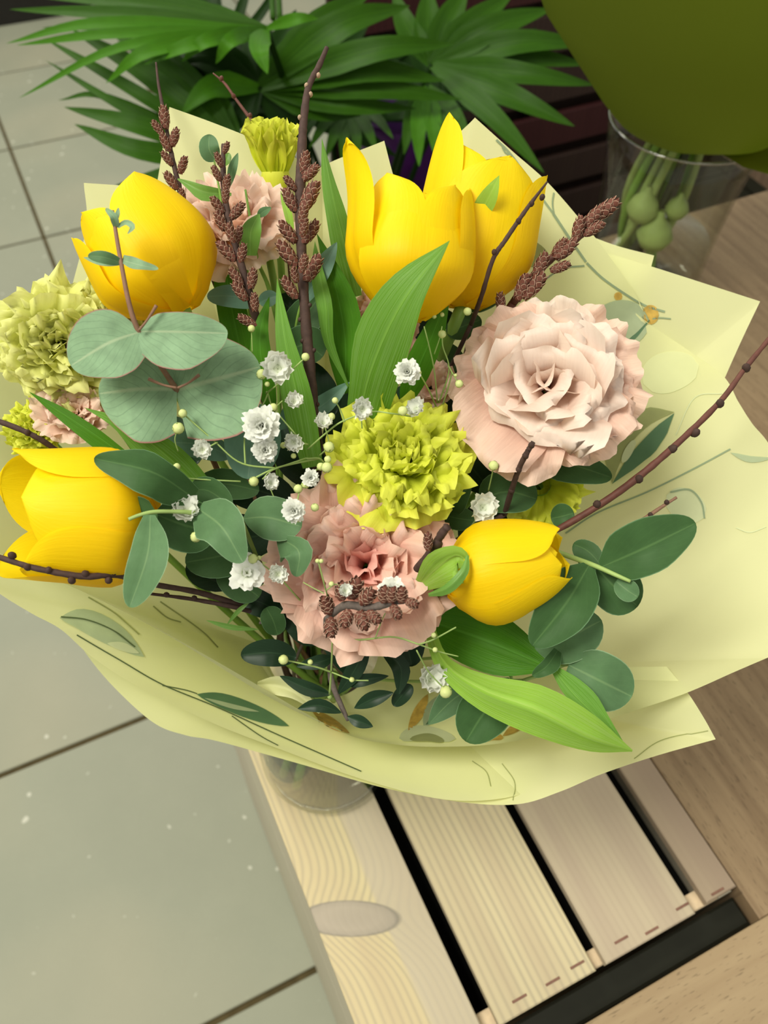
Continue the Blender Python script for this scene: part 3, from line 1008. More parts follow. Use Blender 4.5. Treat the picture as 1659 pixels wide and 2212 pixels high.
lf(T5, M_TLEAF_L, [(908, 1262, .362), (945, 1225, .345), (985, 1200, .340), (1012, 1215, .344)], ([14, 34, 22, 8], [20, 52, 60, 10]), None, .45, tl=-.1, tr=-.1, n=16, m=9)
lf(T5, M_HERB, [(925, 1284, .348), (965, 1270, .338), (1000, 1235, .336), (1010, 1200, .340)], ([2, 8, 8, 3], [5, 14, 12, 3]), None, -.4, n=14)


# ------------------------------------------------------------------ ruffled flowers
def rpetal(b, ax, e1, e2, th, phi0, phi1, length, width, ruffle, freq, cup, curl, sd, nu=11, nv=11, serr=0.0, r0=0.0, square=0.2, lateral=0.0):
    rad = math.cos(th) * e1 + math.sin(th) * e2
    tan = -math.sin(th) * e1 + math.cos(th) * e2
    P = np.zeros((nv, nu, 3))
    p = b + rad * r0
    c, dirs = [], []
    for j in range(nv):
        v = j / (nv - 1)
        phi = phi0 + (phi1 - phi0) * v ** 1.4 + curl * max(0, (v - 0.68) / 0.32) ** 1.6
        d = math.cos(phi) * ax + math.sin(phi) * rad
        c.append(p.copy())
        dirs.append(d)
        p = p + d * (length / (nv - 1))
    c = np.array(c)
    for i in range(nu):
        u = -1 + 2 * i / (nu - 1)
        vm = 1 - square * abs(u) ** 2.6 + serr * (mnoise.noise(Vector((u * freq * 1.9 + sd, sd, 0.3))))
        for j in range(nv):
            v = j / (nv - 1)
            g_ = min(0.9999, max(0, v * vm)) * (nv - 1)
            k = int(g_)
            f = g_ - k
            q = c[k] * (1 - f) + c[min(k + 1, nv - 1)] * f
            d = dirs[k] * (1 - f) + dirs[min(k + 1, nv - 1)] * f
            d = d / np.linalg.norm(d)
            nn = np.cross(d, tan)
            if nn @ rad < 0:
                nn = -nn
            hw = width * (0.20 + 0.80 * math.sin(math.pi / 2 * min(1, v / 0.72)) ** 1.1)
            ph = sd * 3.1
            rf = math.sin(freq * u * math.pi + ph) + 0.6 * math.sin(2.1 * freq * u * math.pi + ph * 1.7 + 3 * v)
            rf = rf * ruffle * width * v ** 2.6
            rf += (0.05 if serr > .03 else 0) * width * max(0, v - .55) * mnoise.noise(Vector((u * 9 + sd, v * 2, sd)))
            rf += 0.10 * width * mnoise.noise(Vector((u * 2 + sd, v * 2.5, sd * 2)))
            q = q + tan * (u * hw + lateral * v * v * width) - nn * (cup * hw * u * u) + nn * rf
            P[j, i] = q
    return grid(P)


def axis_frame(b, t):
    ax = t - b
    L = np.linalg.norm(ax)
    ax = ax / L
    e1 = -UP - ax * (-UP @ ax)
    if np.linalg.norm(e1) < .2:
        e1 = RIGHT - ax * (RIGHT @ ax)
    e1 /= np.linalg.norm(e1)
    return ax, L, e1, np.cross(ax, e1)


D = math.radians


def ruffled(label, name, base, tip, size, mat, rings, seed, group, calyx=None, deep=None, cal_len=1.0, outer=None, n_outer=2, inner=None, extra=()):
    """rings: (count, phi0, phi1, length, width, ruffle, freq, cup, curl, r0, serr) with sizes in flower radii"""
    b, t = Pn(*base), Pn(*tip)
    ax, L, e1, e2 = axis_frame(b, t)
    r = root(name, label, 'flower', b, group)
    rg = random.Random(seed)
    off = 0.0
    for ri, (cnt, p0, p1, ln, wd, ruf, fr, cup, curl, r0, serr) in enumerate(rings):
        off += 0.7
        mt = outer if outer and ri >= len(rings) - n_outer else (inner if inner and ri == 0 else mat)
        for k in range(cnt):
            th = off + 2 * math.pi * (k + 0.35 * rg.random()) / cnt
            j = lambda a=.14: 1 + a * (rg.random() * 2 - 1)
            part('petal', rpetal(b, ax, e1, e2, th, D(p0) * j(), D(p1) * j(.2), size * ln * j(), size * wd * j(), ruf * j(.3), fr * j(.2), cup, D(curl) * j(.4),
                                 rg.random() * 40, 17, 14, serr, size * r0, 0.2, 0.25 * (rg.random() - .5)), mt, r)
    for (th, p0, p1, ln, wd, ruf, fr, cup, curl, r0, lat, pale) in extra:
        part('petal', rpetal(b, ax, e1, e2, D(th), D(p0), D(p1), size * ln, size * wd, ruf, fr, cup, D(curl), rg.random() * 40, 21, 18, .06, size * r0, 0.2, lat), mat if pale else outer, r)
    if calyx is not None:
        part('calyx', lathe([(0.001, -size * .55 * cal_len), (size * .10, -size * .5 * cal_len), (size * .20, -size * .15 * cal_len), (size * .26, size * .1 * cal_len), (size * .24, size * .22)], b, 14, ax), calyx, r)
    stem_to_vase(r, b - ax * size * .3, 0.0019, M_STEM, deep)
    return r


ROSE = [(3, 0, 8, .62, .42, .08, 1.6, .7, 30, .02, .05), (4, 8, 24, .84, .64, .08, 1.6, .55, 80, .05, .05), (5, 22, 48, 1.02, .72, .09, 1.6, .4, 95, .08, .05),
        (6, 44, 84, 1.12, .60, .14, 2.2, .1, 35, .10, .06), (6, 60, 106, 1.2, .52, .20, 2.4, .0, 15, .10, .07)]
LIS = [(4, 4, 16, .62, .38, .18, 2.6, .5, 30, .03, .08), (6, 12, 36, .78, .45, .2, 2.6, .35, 40, .06, .08), (7, 26, 62, .95, .52, .2, 2.4, .2, 40, .08, .08),
       (8, 46, 88, 1.1, .55, .2, 2.4, .05, 25, .10, .08), (6, 60, 108, 1.12, .52, .2, 2.4, .0, 10, .10, .08)]
CARN = [(7, 2, 14, .72, .32, .40, 2.0, .3, 70, .04, .08), (9, 14, 36, .86, .40, .38, 2.1, .2, 90, .07, .08), (10, 34, 60, .96, .46, .36, 2.2, .1, 95, .09, .08),
        (9, 54, 82, 1.02, .50, .32, 2.1, .0, 60, .10, .08), (7, 70, 98, 1.04, .52, .24, 1.8, .0, 15, .10, .07)]
PALE = [(6, 2, 14, .66, .34, .42, 2.4, .3, 60, .04, .14), (7, 16, 38, .84, .48, .34, 2.4, .2, 65, .06, .12), (8, 36, 64, 1.0, .60, .28, 2.4, .1, 55, .08, .10),
        (8, 56, 86, 1.08, .62, .24, 2.4, .0, 30, .10, .10), (6, 72, 104, 1.12, .60, .2, 2.2, .0, 10, .10, .10)]

#        theta phi0 phi1 len width ruffle freq cup curl r0 lateral pale
BLUSH = [(175, 8, 30, .84, .60, .07, 1.5, .6, 70, .04, 0, 1), (60, 8, 28, .80, .55, .07, 1.5, .6, 80, .04, 0, 1), (-60, 8, 30, .82, .58, .07, 1.5, .6, 90, .04, .1, 1),
         (150, 22, 52, 1.02, .74, .08, 1.6, .4, 70, .06, 0, 1), (-165, 20, 46, 1.0, .70, .08, 1.5, .45, 60, .06, -.1, 1), (-38, 26, 52, 1.02, .92, .06, 1.3, .4, 135, .06, .2, 1),
         (95, 24, 54, 1.0, .70, .08, 1.6, .4, 100, .06, 0, 1), (25, 28, 58, .98, .52, .10, 1.7, .35, 75, .06, 0, 1), (-105, 26, 56, 1.0, .58, .08, 1.6, .4, 80, .06, 0, 1),
         (125, 36, 70, 1.12, .52, .14, 2.0, .2, 60, .08, 0, 1), (65, 40, 74, 1.10, .56, .14, 2.2, .2, 55, .08, 0, 1), (100, 55, 90, 1.18, .46, .18, 2.2, .1, 20, .08, 0, 0),
         (-48, 42, 84, 1.38, .62, .10, 1.5, .15, 10, .08, .15, 0), (-14, 48, 96, 1.36, .46, .12, 1.7, .15, 15, .08, 0, 0), (18, 50, 92, 1.14, .40, .16, 2.0, .3, 30, .08, 0, 0),
         (45, 50, 94, 1.28, .50, .18, 2.3, .05, 20, .08, 0, 0), (72, 56, 96, 1.25, .46, .2, 2.4, .05, 20, .08, 0, 0), (132, 60, 98, 1.16, .44, .2, 2.2, .05, 10, .08, 0, 0),
         (-82, 48, 88, 1.24, .46, .14, 1.9, .1, 25, .08, 0, 0), (-112, 50, 84, 1.18, .42, .14, 1.9, .15, 25, .08, 0, 0), (172, 50, 84, 1.10, .5, .14, 1.8, .1, 15, .08, 0, 1), (-145, 48, 82, 1.12, .46, .14, 1.8, .1, 20, .08, 0, 0)]

GP, GL = 'pink lisianthus in the bouquet', 'lime green carnations in the bouquet'
L1 = ruffled('large pale blush lisianthus at the right, open like a rose', 'lisianthus', (1178, 842, .398), (1168, 768, .340), .0375, M_LIS1, ROSE[:1], 3, GP, M_STEM, outer=M_LIS1B, n_outer=0, extra=BLUSH)
L2 = ruffled('deeper pink frilly lisianthus low in the middle, behind the cone-tipped twig', 'lisianthus', (790, 1225, .392), (780, 1190, .330), .0400, M_LIS2, LIS, 5, GP, M_STEM, inner=M_LIS2B)
L3 = ruffled('peach lisianthus at the upper left, right of the leaning tulip', 'lisianthus', (512, 505, .412), (472, 385, .380), .0262, M_LIS3, LIS, 8, GP, M_STEM)
L4 = ruffled('small peach lisianthus under the pale lime flower at the left edge', 'lisianthus', (165, 900, .402), (150, 850, .38), .0170, M_LIS3, LIS[:4], 12, GP, M_STEM)
L5 = ruffled('pink lisianthus half hidden behind the large central tulip leaf', 'lisianthus', (820, 720, .425), (830, 690, .39), .0190, M_LIS2, LIS[:4], 13, GP, M_STEM)
L6 = ruffled('peach lisianthus deep between the central leaf and the blush flower', 'lisianthus', (930, 838, .412), (928, 805, .392), .0130, M_LIS3, LIS[2:4], 14, GP, M_STEM)

G1 = ruffled('bright lime frilled carnation in the middle of the bouquet', 'carnation', (866, 1010, .386), (890, 935, .358), .0295, M_GRN1, CARN, 21, GL, M_STEM)
G2 = ruffled('large pale lime carnation at the left edge of the bouquet', 'carnation', (135, 745, .400), (95, 712, .35), .0270, M_GRN2, PALE, 22, GL, M_STEM)
G2b = ruffled('pale lime carnation tucked under the upper left tulip', 'carnation', (290, 705, .408), (265, 640, .378), .0235, M_GRN2, PALE[1:], 23, GL, M_STEM)
G3 = ruffled('upright lime carnation seen from its side at the top left', 'carnation', (596, 400, .426), (590, 300, .418), .0290, M_GRN1, [(7, 2, 8, .92, .26, .3, 2.6, .2, 12, .04, .2), (10, 6, 20, 1.0, .28, .3, 2.6, .2, 16, .07, .2), (10, 14, 34, .98, .30, .3, 2.6, .15, 20, .09, .2)], 24, GL, M_GRN1, cal_len=.9)
G4 = ruffled('small lime carnation above the biggest tulip at the left edge', 'carnation', (85, 930, .402), (60, 905, .380), .0140, M_GRN1, CARN[:4], 25, GL, M_STEM)
G5 = ruffled('lime carnation half hidden below the blush lisianthus', 'carnation', (1165, 1050, .418), (1175, 1035, .395), .0210, M_GRN1, CARN[3:], 26, GL, M_STEM)
G6 = ruffled('tight green carnation bud under the bright lime carnation', 'carnation', (850, 1072, .372), (838, 1058, .360), .0065, M_GRN1, CARN[:2], 27, GL, M_STEM)
G7 = ruffled('yellowish opened bud behind the small herb leaf at the upper left', 'carnation', (580, 545, .408), (570, 480, .398), .0125, M_GRN2, CARN[:2], 28, GL, M_STEM)


# ------------------------------------------------------------------ catkin branches
def cone_mesh():
    A = Acc()
    prof = [(0.02, 0.0)] + [(0.165 * math.sin(math.pi * (.10 + .86 * z)) ** .75, z) for z in np.linspace(.04, .97, 9)] + [(0.0, 1.0)]
    A.add(lathe(prof, (0, 0, 0), 10), 0)
    NS = 30
    for i in range(NS):
        z = 0.03 + 0.86 * i / (NS - 1)
        a = i * 2.39996
        r = 0.170 * math.sin(math.pi * (.12 + .84 * z)) ** .75 + 0.012
        h = 0.15
        w = 0.125 if z < .8 else 0.09
        ring = [(-.1, -.25), (-.5, .25), (-.28, .75), (0, 1.05), (.28, .75), (.5, .25), (.1, -.25)]

        def pt(x, y, lift):
            aa = a + x * w / max(r, .06) * 1.5
            rr = r + lift
            return (rr * math.cos(aa), rr * math.sin(aa), z + y * h)
        outer_ = [pt(x, y, 0.001 + 0.012 * max(0, y)) for x, y in ring]
        inner_ = [pt(x * .84, y * .86 + .03, 0.009 + 0.014 * max(0, y)) for x, y in ring]
        ctr = pt(0, .35, 0.022)
        n = len(ring)
        A.add((outer_ + inner_, [(k, (k + 1) % n, n + (k + 1) % n, n + k) for k in range(n)], None), 1)
        A.add((inner_ + [ctr], [(k, (k + 1) % n, n) for k in range(n)], None), 0)
    return A.mesh('catkin', [M_CONE, M_CONE_E], True)


CONE = cone_mesh()
BLOB_V, BLOB_F, BLOB_UV = lathe([(0, -1), (.5, -.85), (.86, -.45), (1, 0), (.86, .5), (.5, .88), (0, 1.05)], (0, 0, 0), 9)


def blob(mat, name='bud'):
    return mesh_from(name, BLOB_V, BLOB_F, BLOB_UV, [mat])


BLOB_BARK, BLOB_TIP, BLOB_GREY, BLOB_RED = blob(M_BARK), blob(M_TIP), blob(M_BARK_G), blob(M_BARK_R)


def cone(parent, b, t, d, d2=None, fat=1.0):
    p, q = Pn(*b, d), Pn(*t, d2 if d2 is not None else d - .004)
    L = np.linalg.norm(q - p)
    return place('catkin', CONE, frame_of(p, q - p, (L * fat * 1.22, L * fat * 1.22, L), rng.random() * 6), parent)


def bumps(parent, pts, r, me, d, name='bud', stretch=1.4):
    for p in pts:
        c = Pn(p[0], p[1], d)
        s = r * d / F_PX
        place(name, me, frame_of(c, (rng.random() - .5, -.3, 1), (s, s, s * stretch)), parent)


GB = 'catkin branches in the bouquet'


def bumps_on(parent, pts, buds, r, me):
    c = catmull(pts, 60)
    for (x, y) in buds:
        k = int(np.argmin((c[:, 0] - x) ** 2 + (c[:, 1] - y) ** 2))
        q = np.array([x, y])
        v = q - c[k, :2]
        L = np.linalg.norm(v)
        if 2 < L:
            q = c[k, :2] + v / L * max(min(L, 9), 12 if r > 4.5 and me is BLOB_BARK and L > 7 else 0)
        p = Pn(q[0], q[1], c[k, 2] - .0005)
        s_ = r * c[k, 2] / F_PX
        place('bud', me, frame_of(p, (rng.random() - .5, -.3, 1), (s_, s_, s_ * 1.4)), parent)


def branch(label, pts, rad, cones=(), d=None, mat=None, name='catkin_branch', cat='branch', group=GB, neck=True, fat=1.0):
    mat = mat or M_BARK
    r = root(name, label, cat, Pn(*pts[0]), group)
    part('stem', ptube(pts, rad, sides=9, n=len(pts) * 7, bumps=.18), mat, r)
    for c in cones:
        dd = c[4] if len(c) > 4 else (d or pts[len(pts) // 2][2])
        d2 = c[5] if len(c) > 5 else None
        cone(r, c[0:2], c[2:4], dd, d2, fat)
    if neck:
        stem_to_vase(r, Pn(*pts[0]), rad[0] * pts[0][2] / F_PX, mat, name='stem')
    return r


B3P = [(682, 950, .392), (668, 780, .380), (660, 690, .376), (652, 560, .374), (648, 430, .374), (652, 320, .376), (656, 260, .378), (666, 190, .382), (690, 140, .386), (706, 103, .388)]
B3 = branch('tallest thick dark branch with paired scaly catkins, left of the large tulip',
            [(682, 950, .392), (668, 780, .380), (660, 690, .376), (652, 560, .374), (648, 430, .374), (652, 320, .376), (656, 260, .378), (666, 190, .382), (690, 140, .386), (706, 103, .388)],
            [12, 12, 11.5, 11, 11, 10, 8.5, 7, 6, 5],
            [(655, 378, 662, 325), (655, 390, 688, 355), (640, 412, 614, 380), (640, 458, 613, 405), (654, 455, 685, 390, .370), (650, 486, 660, 440, .364), (641, 525, 603, 478), (655, 525, 687, 476), (652, 512, 661, 470, .366),
             (641, 575, 600, 520), (660, 608, 692, 550), (650, 590, 661, 548, .364), (641, 645, 610, 598), (641, 612, 632, 575, .368)], .373)
bumps_on(B3, B3P, [(670, 660), (645, 690), (656, 735), (678, 757), (672, 800), (656, 822), (675, 845), (683, 872), (664, 880), (640, 645)], 5, BLOB_BARK)
bumps_on(B3, B3P, [(662, 185), (672, 205), (690, 165), (640, 255)], 5, BLOB_TIP)
branch('slim branch with dense catkins beside the peach lisianthus',
       [(560, 712, .388), (540, 640, .376), (515, 550, .372), (497, 490, .372), (485, 420, .374), (482, 370, .376), (482, 312, .378)], [9, 9, 8, 7.5, 7, 6, 4],
       [(480, 362, 466, 328), (484, 332, 493, 306), (477, 392, 459, 357), (486, 416, 493, 376), (486, 440, 489, 402, .366), (484, 462, 456, 424), (487, 500, 466, 455), (498, 473, 527, 438), (504, 525, 492, 480, .366), (509, 528, 519, 488),
        (509, 564, 470, 520), (519, 568, 527, 524), (541, 625, 549, 578), (523, 620, 497, 578), (533, 650, 503, 608), (551, 674, 549, 632), (553, 704, 513, 682)], .372)
b1 = branch('faint branch with slender catkins in front of the tall left paper corner',
            [(396, 445, .404), (386, 400, .400), (372, 340, .400), (360, 280, .402), (350, 225, .405), (342, 180, .408), (337, 135, .410)], [6, 6, 5, 4.5, 4, 3, 2],
            [(358, 280, 352, 226), (353, 292, 328, 260), (370, 318, 383, 276), (366, 328, 348, 285), (373, 358, 349, 326), (388, 376, 401, 337), (383, 410, 356, 370), (396, 440, 391, 405)], .399)
b4 = branch('slanting branch of reddish catkins above the blush lisianthus',
            [(1108, 655, .405), (1150, 600, .396), (1190, 560, .392), (1240, 520, .390), (1275, 490, .390), (1312, 458, .390)], [9, 9, 8.5, 8, 7, 5],
            [(1278, 474, 1338, 431), (1262, 490, 1304, 444), (1242, 520, 1257, 464), (1260, 508, 1306, 480), (1198, 560, 1247, 518), (1194, 552, 1224, 514), (1155, 600, 1182, 544), (1188, 586, 1233, 568), (1128, 645, 1178, 590), (1116, 650, 1141, 590), (1083, 676, 1080, 630)], .389, M_BARK_R)
branch('short foreshortened twig tip with a ring of cones over the pink flower',
       [(705, 1338, .352), (745, 1308, .338), (800, 1312, .330), (850, 1300, .324), (888, 1296, .320)], [7, 9, 9, 8, 6],
       [(712, 1325, 700, 1288, .345), (715, 1335, 714, 1378, .344), (735, 1295, 742, 1258, .336), (757, 1292, 775, 1250, .334), (778, 1302, 808, 1275, .330), (755, 1318, 742, 1355, .332), (775, 1320, 790, 1360, .330), (795, 1322, 820, 1345, .328),
        (828, 1300, 832, 1268, .324), (845, 1300, 850, 1270, .322), (848, 1308, 862, 1336, .322), (868, 1300, 868, 1270, .320), (878, 1298, 902, 1308, .318)], .334, M_BARK_G, name='catkin_branch', fat=1.5)
GT = 'bare twigs in the bouquet'


def twig(label, pts, rad, mat=None, buds=(), neck=False, me=None):
    r = branch(label, pts, rad, mat=mat, name='bare_twig', cat='twig', group=GT, neck=neck)
    bumps_on(r, pts, buds, max(rad) * 1.1 + .8, me or BLOB_BARK)
    return r


twig('thin reddish twig with one bud against the dark palm, behind the lime carnation', [(596, 330, .428), (545, 262, .424), (510, 215, .424), (485, 180, .424), (460, 158, .424)], [4, 4, 3, 3, 1.5], M_BARK_R, [(478, 170), (505, 208), (540, 250)], True, BLOB_RED)
twig('wiry dark twig curving in front of the rear yellow tulip', [(1018, 700, .394), (1040, 640, .376), (1065, 560, .364), (1092, 518, .361), (1130, 462, .361), (1152, 432, .362), (1182, 393, .364)], [5, 5, 5, 5, 4.5, 4, 2], None, [(1068, 545), (1148, 440), (1170, 425), (1120, 478)], True)
twig('long reddish twig reaching to the right edge above the paper', [(1130, 1180, .40), (1230, 1130, .392), (1340, 1060, .386), (1450, 970, .384), (1555, 868, .386), (1610, 795, .388), (1680, 710, .39)], [7, 7, 8, 7.5, 6, 5.5, 5], M_BARK_R, [(1555, 872), (1452, 970), (1612, 795), (1380, 1035), (1290, 1090), (1500, 935)], True)
twig('short broken twig above the big right eucalyptus leaf', [(1330, 1165, .402), (1386, 1125, .395), (1425, 1098, .392), (1462, 1074, .39)], [4, 4.5, 4, 3], M_ESTEM, [(1440, 1085), (1405, 1112)])
t8 = twig('dark stub with a bud left of the closed right tulip', [(900, 1230, .36), (930, 1195, .352), (950, 1160, .346), (966, 1138, .342)], [9, 10, 9, 9], None, [(945, 1175)])
cone(t8, (925, 1190), (924, 1150), .346)
twig('knobbly dark twig crossing the biggest tulip at the left edge', [(530, 1310, .41), (430, 1280, .392), (330, 1262, .366), (250, 1242, .350), (180, 1245, .342), (80, 1228, .338), (0, 1204, .338), (-60, 1185, .34)], [6, 6, 6, 7, 7, 6.5, 6, 6], None, [(25, 1204), (105, 1232), (155, 1252), (185, 1240), (235, 1250), (245, 1236), (60, 1225)])
twig('second dark twig running into the shade at the lower left', [(600, 1340, .415), (520, 1315, .405), (420, 1295, .398), (320, 1282, .395)], [5, 5, 4.5, 3], None, [(420, 1292), (360, 1285)])
twig('dark twig entering at the left edge above the biggest tulip', [(140, 985, .39), (85, 948, .380), (30, 922, .378), (-40, 898, .378)], [5, 6, 6, 6], None, [(60, 935)])
t12 = twig('dark twig bent upward below the blush lisianthus', [(1090, 1110, .40), (1108, 1050, .380), (1122, 1010, .370), (1140, 975, .362), (1152, 955, .360)], [6, 6, 6, 6, 5], None, [(1120, 1015), (1135, 985), (1148, 962), (1105, 1060)], True)


# ------------------------------------------------------------------ eucalyptus
GE = 'eucalyptus sprigs in the bouquet'


def sprig(label, pts, rad, mat, name='eucalyptus_sprig', group=GE, neck=True):
    r = root(name, label, 'foliage', Pn(*pts[0]), group)
    part('stem', ptube(pts, rad, sides=8), mat, r)
    if neck:
        stem_to_vase(r, Pn(*pts[0]), rad[0] * pts[0][2] / F_PX, mat)
    return r


e1 = sprig('silvery eucalyptus sprig with large round paired leaves at the left', [(420, 905, .385), (380, 840, .358), (340, 780, .346), (300, 716, .336), (280, 660, .332), (262, 570, .330), (250, 500, .330), (244, 455, .331)], [7, 6.5, 6, 6, 5.5, 5, 4.5, 3], M_ESTEM)
lf(e1, M_E_SIL, [(302, 716, .335), (232, 742, .331), (153, 790, .336)], ([50, 72, 78, 76, 64, 0], [10, 52, 74, 78, 72, 0]), None, .12, tl=-.05, tr=.1, n=20, m=11)
lf(e1, M_E_SIL, [(298, 715, .335), (390, 716, .330), (492, 720, .334)], ([6, 36, 42, 42, 38, 0], [42, 72, 82, 82, 68, 0]), None, .12, tl=.1, tr=-.05, n=20, m=11)
lf(e1, M_E_SIL, [(382, 840, .357), (300, 840, .352), (213, 850, .356)], ([96, 114, 118, 114, 96, 0], [50, 82, 86, 82, 66, 0]), None, .10, tl=-.05, n=20, m=11)
lf(e1, M_E_SIL, [(378, 842, .357), (470, 818, .350), (562, 792, .354)], ([50, 92, 98, 94, 78, 0], [108, 124, 130, 128, 112, 0]), None, .10, n=20, m=11)
lf(e1, M_E_GRN, [(264, 568, .330), (225, 556, .325), (190, 552, .326)], 14, 'oval', .3, tl=.4)
lf(e1, M_E_SIL, [(262, 572, .331), (220, 566, .334), (180, 556, .338)], 8, 'lens', .2)
lf(e1, M_E_SIL, [(264, 562, .330), (300, 572, .326), (342, 581, .328)], ([12, 14, 10, 3], [6, 12, 8, 2]), None, .3, tl=.3)
lf(e1, M_E_SIL, [(252, 492, .330), (246, 468, .326), (228, 450, .326)], ([6, 10, 8, 1], [6, 8, 7, 1]), None, .3)
lf(e1, M_E_SIL, [(254, 490, .330), (272, 480, .327), (286, 490, .326), (276, 505, .326)], [4, 6, 7, 1], None, .3)
lf(e1, M_E_SIL, [(252, 478, .330), (254, 462, .329), (256, 448, .329)], 5, 'lens', .2)
for a, b in (((300, 714), (338, 660)), ((382, 838), (320, 818)), ((384, 838), (430, 810))):
    part('side_bud', ptube([(a[0], a[1], .345 if a[0] > 350 else .332), ((a[0] + b[0]) / 2, (a[1] + b[1]) / 2 + 3, .344 if a[0] > 350 else .33), (b[0], b[1], .342 if a[0] > 350 else .328)], [3, 2.5, 4]), M_ESTEM, e1)
e2 = sprig('bluish eucalyptus sprig half hidden under the silvery one', [(560, 1120, .41), (540, 1040, .398), (500, 960, .388), (480, 880, .384)], [4, 4, 3.5, 3], M_ESTEM)
lf(e2, M_E_BLU, [(520, 880, .386), (545, 940, .384), (535, 1035, .386)], 62, 'round', .15, n=18, m=9)
lf(e2, M_E_BLU, [(500, 985, .392), (430, 960, .39), (352, 955, .39)], 30, 'oval', .2)
lf(e2, M_E_DRK, [(560, 1060, .398), (480, 1045, .396), (420, 1060, .398)], 34, 'oval', .2)
lf(e2, M_E_BLU, [(640, 900, .402), (690, 880, .398), (755, 825, .396)], 22, 'lens', .2)

e3 = sprig('green eucalyptus sprig of rounded leaves over the biggest tulip', [(520, 1120, .385), (425, 1108, .352), (370, 1105, .344), (330, 1106, .340), (300, 1113, .338), (278, 1122, .337)], [5, 5, 4.5, 4.5, 4, 4], M_GSTEM)
lf(e3, M_E_DRK, [(418, 1075, .352), (330, 1020, .334), (203, 990, .336)], ([20, 48, 52, 52, 40, 0], [22, 30, 34, 42, 34, 0]), None, .25, n=20, m=9)
lf(e3, M_E_DRK, [(340, 1110, .344), (300, 1120, .346), (256, 1115, .348)], 48, 'round', .2, n=14)
lf(e3, M_E_DRK, [(335, 1110, .350), (400, 1135, .356), (468, 1150, .360)], 58, 'round', .2, n=16)
lf(e3, M_E_GRN, [(325, 1112, .338), (318, 1200, .326), (280, 1312, .326)], ([10, 36, 46, 42, 0], [14, 32, 38, 38, 0]), None, .35, tr=.2, n=20)
lf(e3, M_E_GRN, [(428, 1098, .350), (480, 1140, .332), (525, 1215, .332)], ([18, 50, 52, 36, 0], [20, 54, 46, 40, 4]), None, .25, n=18, m=9)
lf(e3, M_E_DRK, [(410, 1060, .362), (450, 1060, .362), (500, 1095, .362)], 30, 'oval', .2)
e3b = sprig('eucalyptus sprig with two leaves left of the deeper pink flower', [(640, 1190, .385), (600, 1160, .378), (560, 1130, .374), (525, 1120, .37)], [4, 4, 3.5, 3], M_GSTEM)
lf(e3b, M_E_GRN, [(526, 1120, .364), (580, 1118, .354), (652, 1138, .354)], 48, 'obov', .2, n=16, m=9)
lf(e3b, M_E_GRN, [(600, 1160, .358), (645, 1190, .346), (640, 1246, .350)], ([6, 18, 30, 24, 0], [6, 40, 46, 26, 0]), None, .3, n=16)
lf(e3b, M_E_DRK, [(540, 1180, .39), (480, 1200, .385), (400, 1215, .385)], 48, 'oval', .2)
lf(e3b, M_E_DRK, [(470, 1230, .398), (520, 1260, .396), (560, 1290, .396)], 40, 'oval', .2)

e4 = sprig('dark green eucalyptus sprig fanning out right of the closed tulip', [(1140, 1170, .392), (1238, 1205, .376), (1285, 1222, .366), (1330, 1242, .360), (1362, 1256, .357)], [6, 6, 5.5, 5, 4], M_GSTEM)
lf(e4, M_E_DRK, [(1298, 1225, .364), (1390, 1185, .352), (1503, 1130, .352)], ([14, 52, 62, 62, 54, 0], [12, 48, 58, 60, 52, 0]), None, .2, n=20, m=9)
lf(e4, M_E_DRK, [(1300, 1222, .376), (1270, 1190, .38), (1238, 1175, .384)], ([20, 36, 30, 0], [10, 22, 20, 0]), None, .2)
lf(e4, M_E_DRK, [(1272, 1222, .366), (1225, 1300, .352), (1150, 1395, .354)], ([16, 48, 60, 62, 54, 0], [14, 50, 58, 56, 48, 0]), None, .3, n=20, m=9)
lf(e4, M_E_DRK, [(1290, 1228, .372), (1330, 1270, .368), (1378, 1310, .37)], 54, 'round', .2, n=16)
lf(e4, M_E_GRN, [(1155, 1400, .378), (1220, 1380, .370), (1300, 1340, .372)], 56, 'obov', .2, n=16, m=9)
lf(e4, M_E_GRN, [(1330, 1255, .362), (1355, 1275, .358), (1378, 1290, .358)], 24, 'oval', .4)
e5 = sprig('eucalyptus sprig with a round leaf beyond the curled tulip leaf', [(1130, 1470, .398), (1190, 1450, .384), (1215, 1438, .378), (1240, 1434, .374)], [4, 4, 4, 3.5], M_GSTEM)
lf(e5, M_E_GRN, [(1228, 1436, .372), (1295, 1470, .364), (1365, 1505, .368)], 62, 'round', .15, n=18, m=9)
lf(e5, M_E_DRK, [(1205, 1405, .372), (1180, 1440, .362), (1150, 1460, .364)], ([10, 24, 16, 4], [10, 14, 14, 4]), None, .35)
e6 = sprig('eucalyptus sprig drooping under the curled tulip leaf', [(1080, 1400, .41), (1100, 1450, .395), (1110, 1485, .39)], [4, 4, 3], M_GSTEM)
lf(e6, M_E_DRK, [(1112, 1478, .388), (1050, 1535, .376), (1006, 1602, .376)], ([20, 50, 58, 54, 0], [20, 50, 58, 54, 0]), None, .2, n=18, m=9)
lf(e6, M_E_GRN, [(1040, 1475, .405), (980, 1510, .402), (925, 1565, .402)], 30, 'lens', .2)
e7 = sprig('dark eucalyptus sprig spreading below the blush lisianthus', [(1040, 1130, .41), (1080, 1060, .40), (1150, 1000, .395), (1180, 985, .392)], [4, 4, 3, 3], M_ESTEM)
lf(e7, M_E_DRK, [(1158, 985, .402), (1240, 1005, .396), (1322, 1032, .394)], ([20, 40, 40, 30, 0], [20, 40, 40, 32, 0]), None, .25, n=16, m=9)
lf(e7, M_E_DRK, [(1190, 1120, .398), (1215, 1115, .394), (1240, 1108, .394)], 28, 'oval', .2)
lf(e7, M_E_DRK, [(1036, 1080, .402), (1095, 1062, .396), (1160, 1078, .398)], 46, 'round', .2)
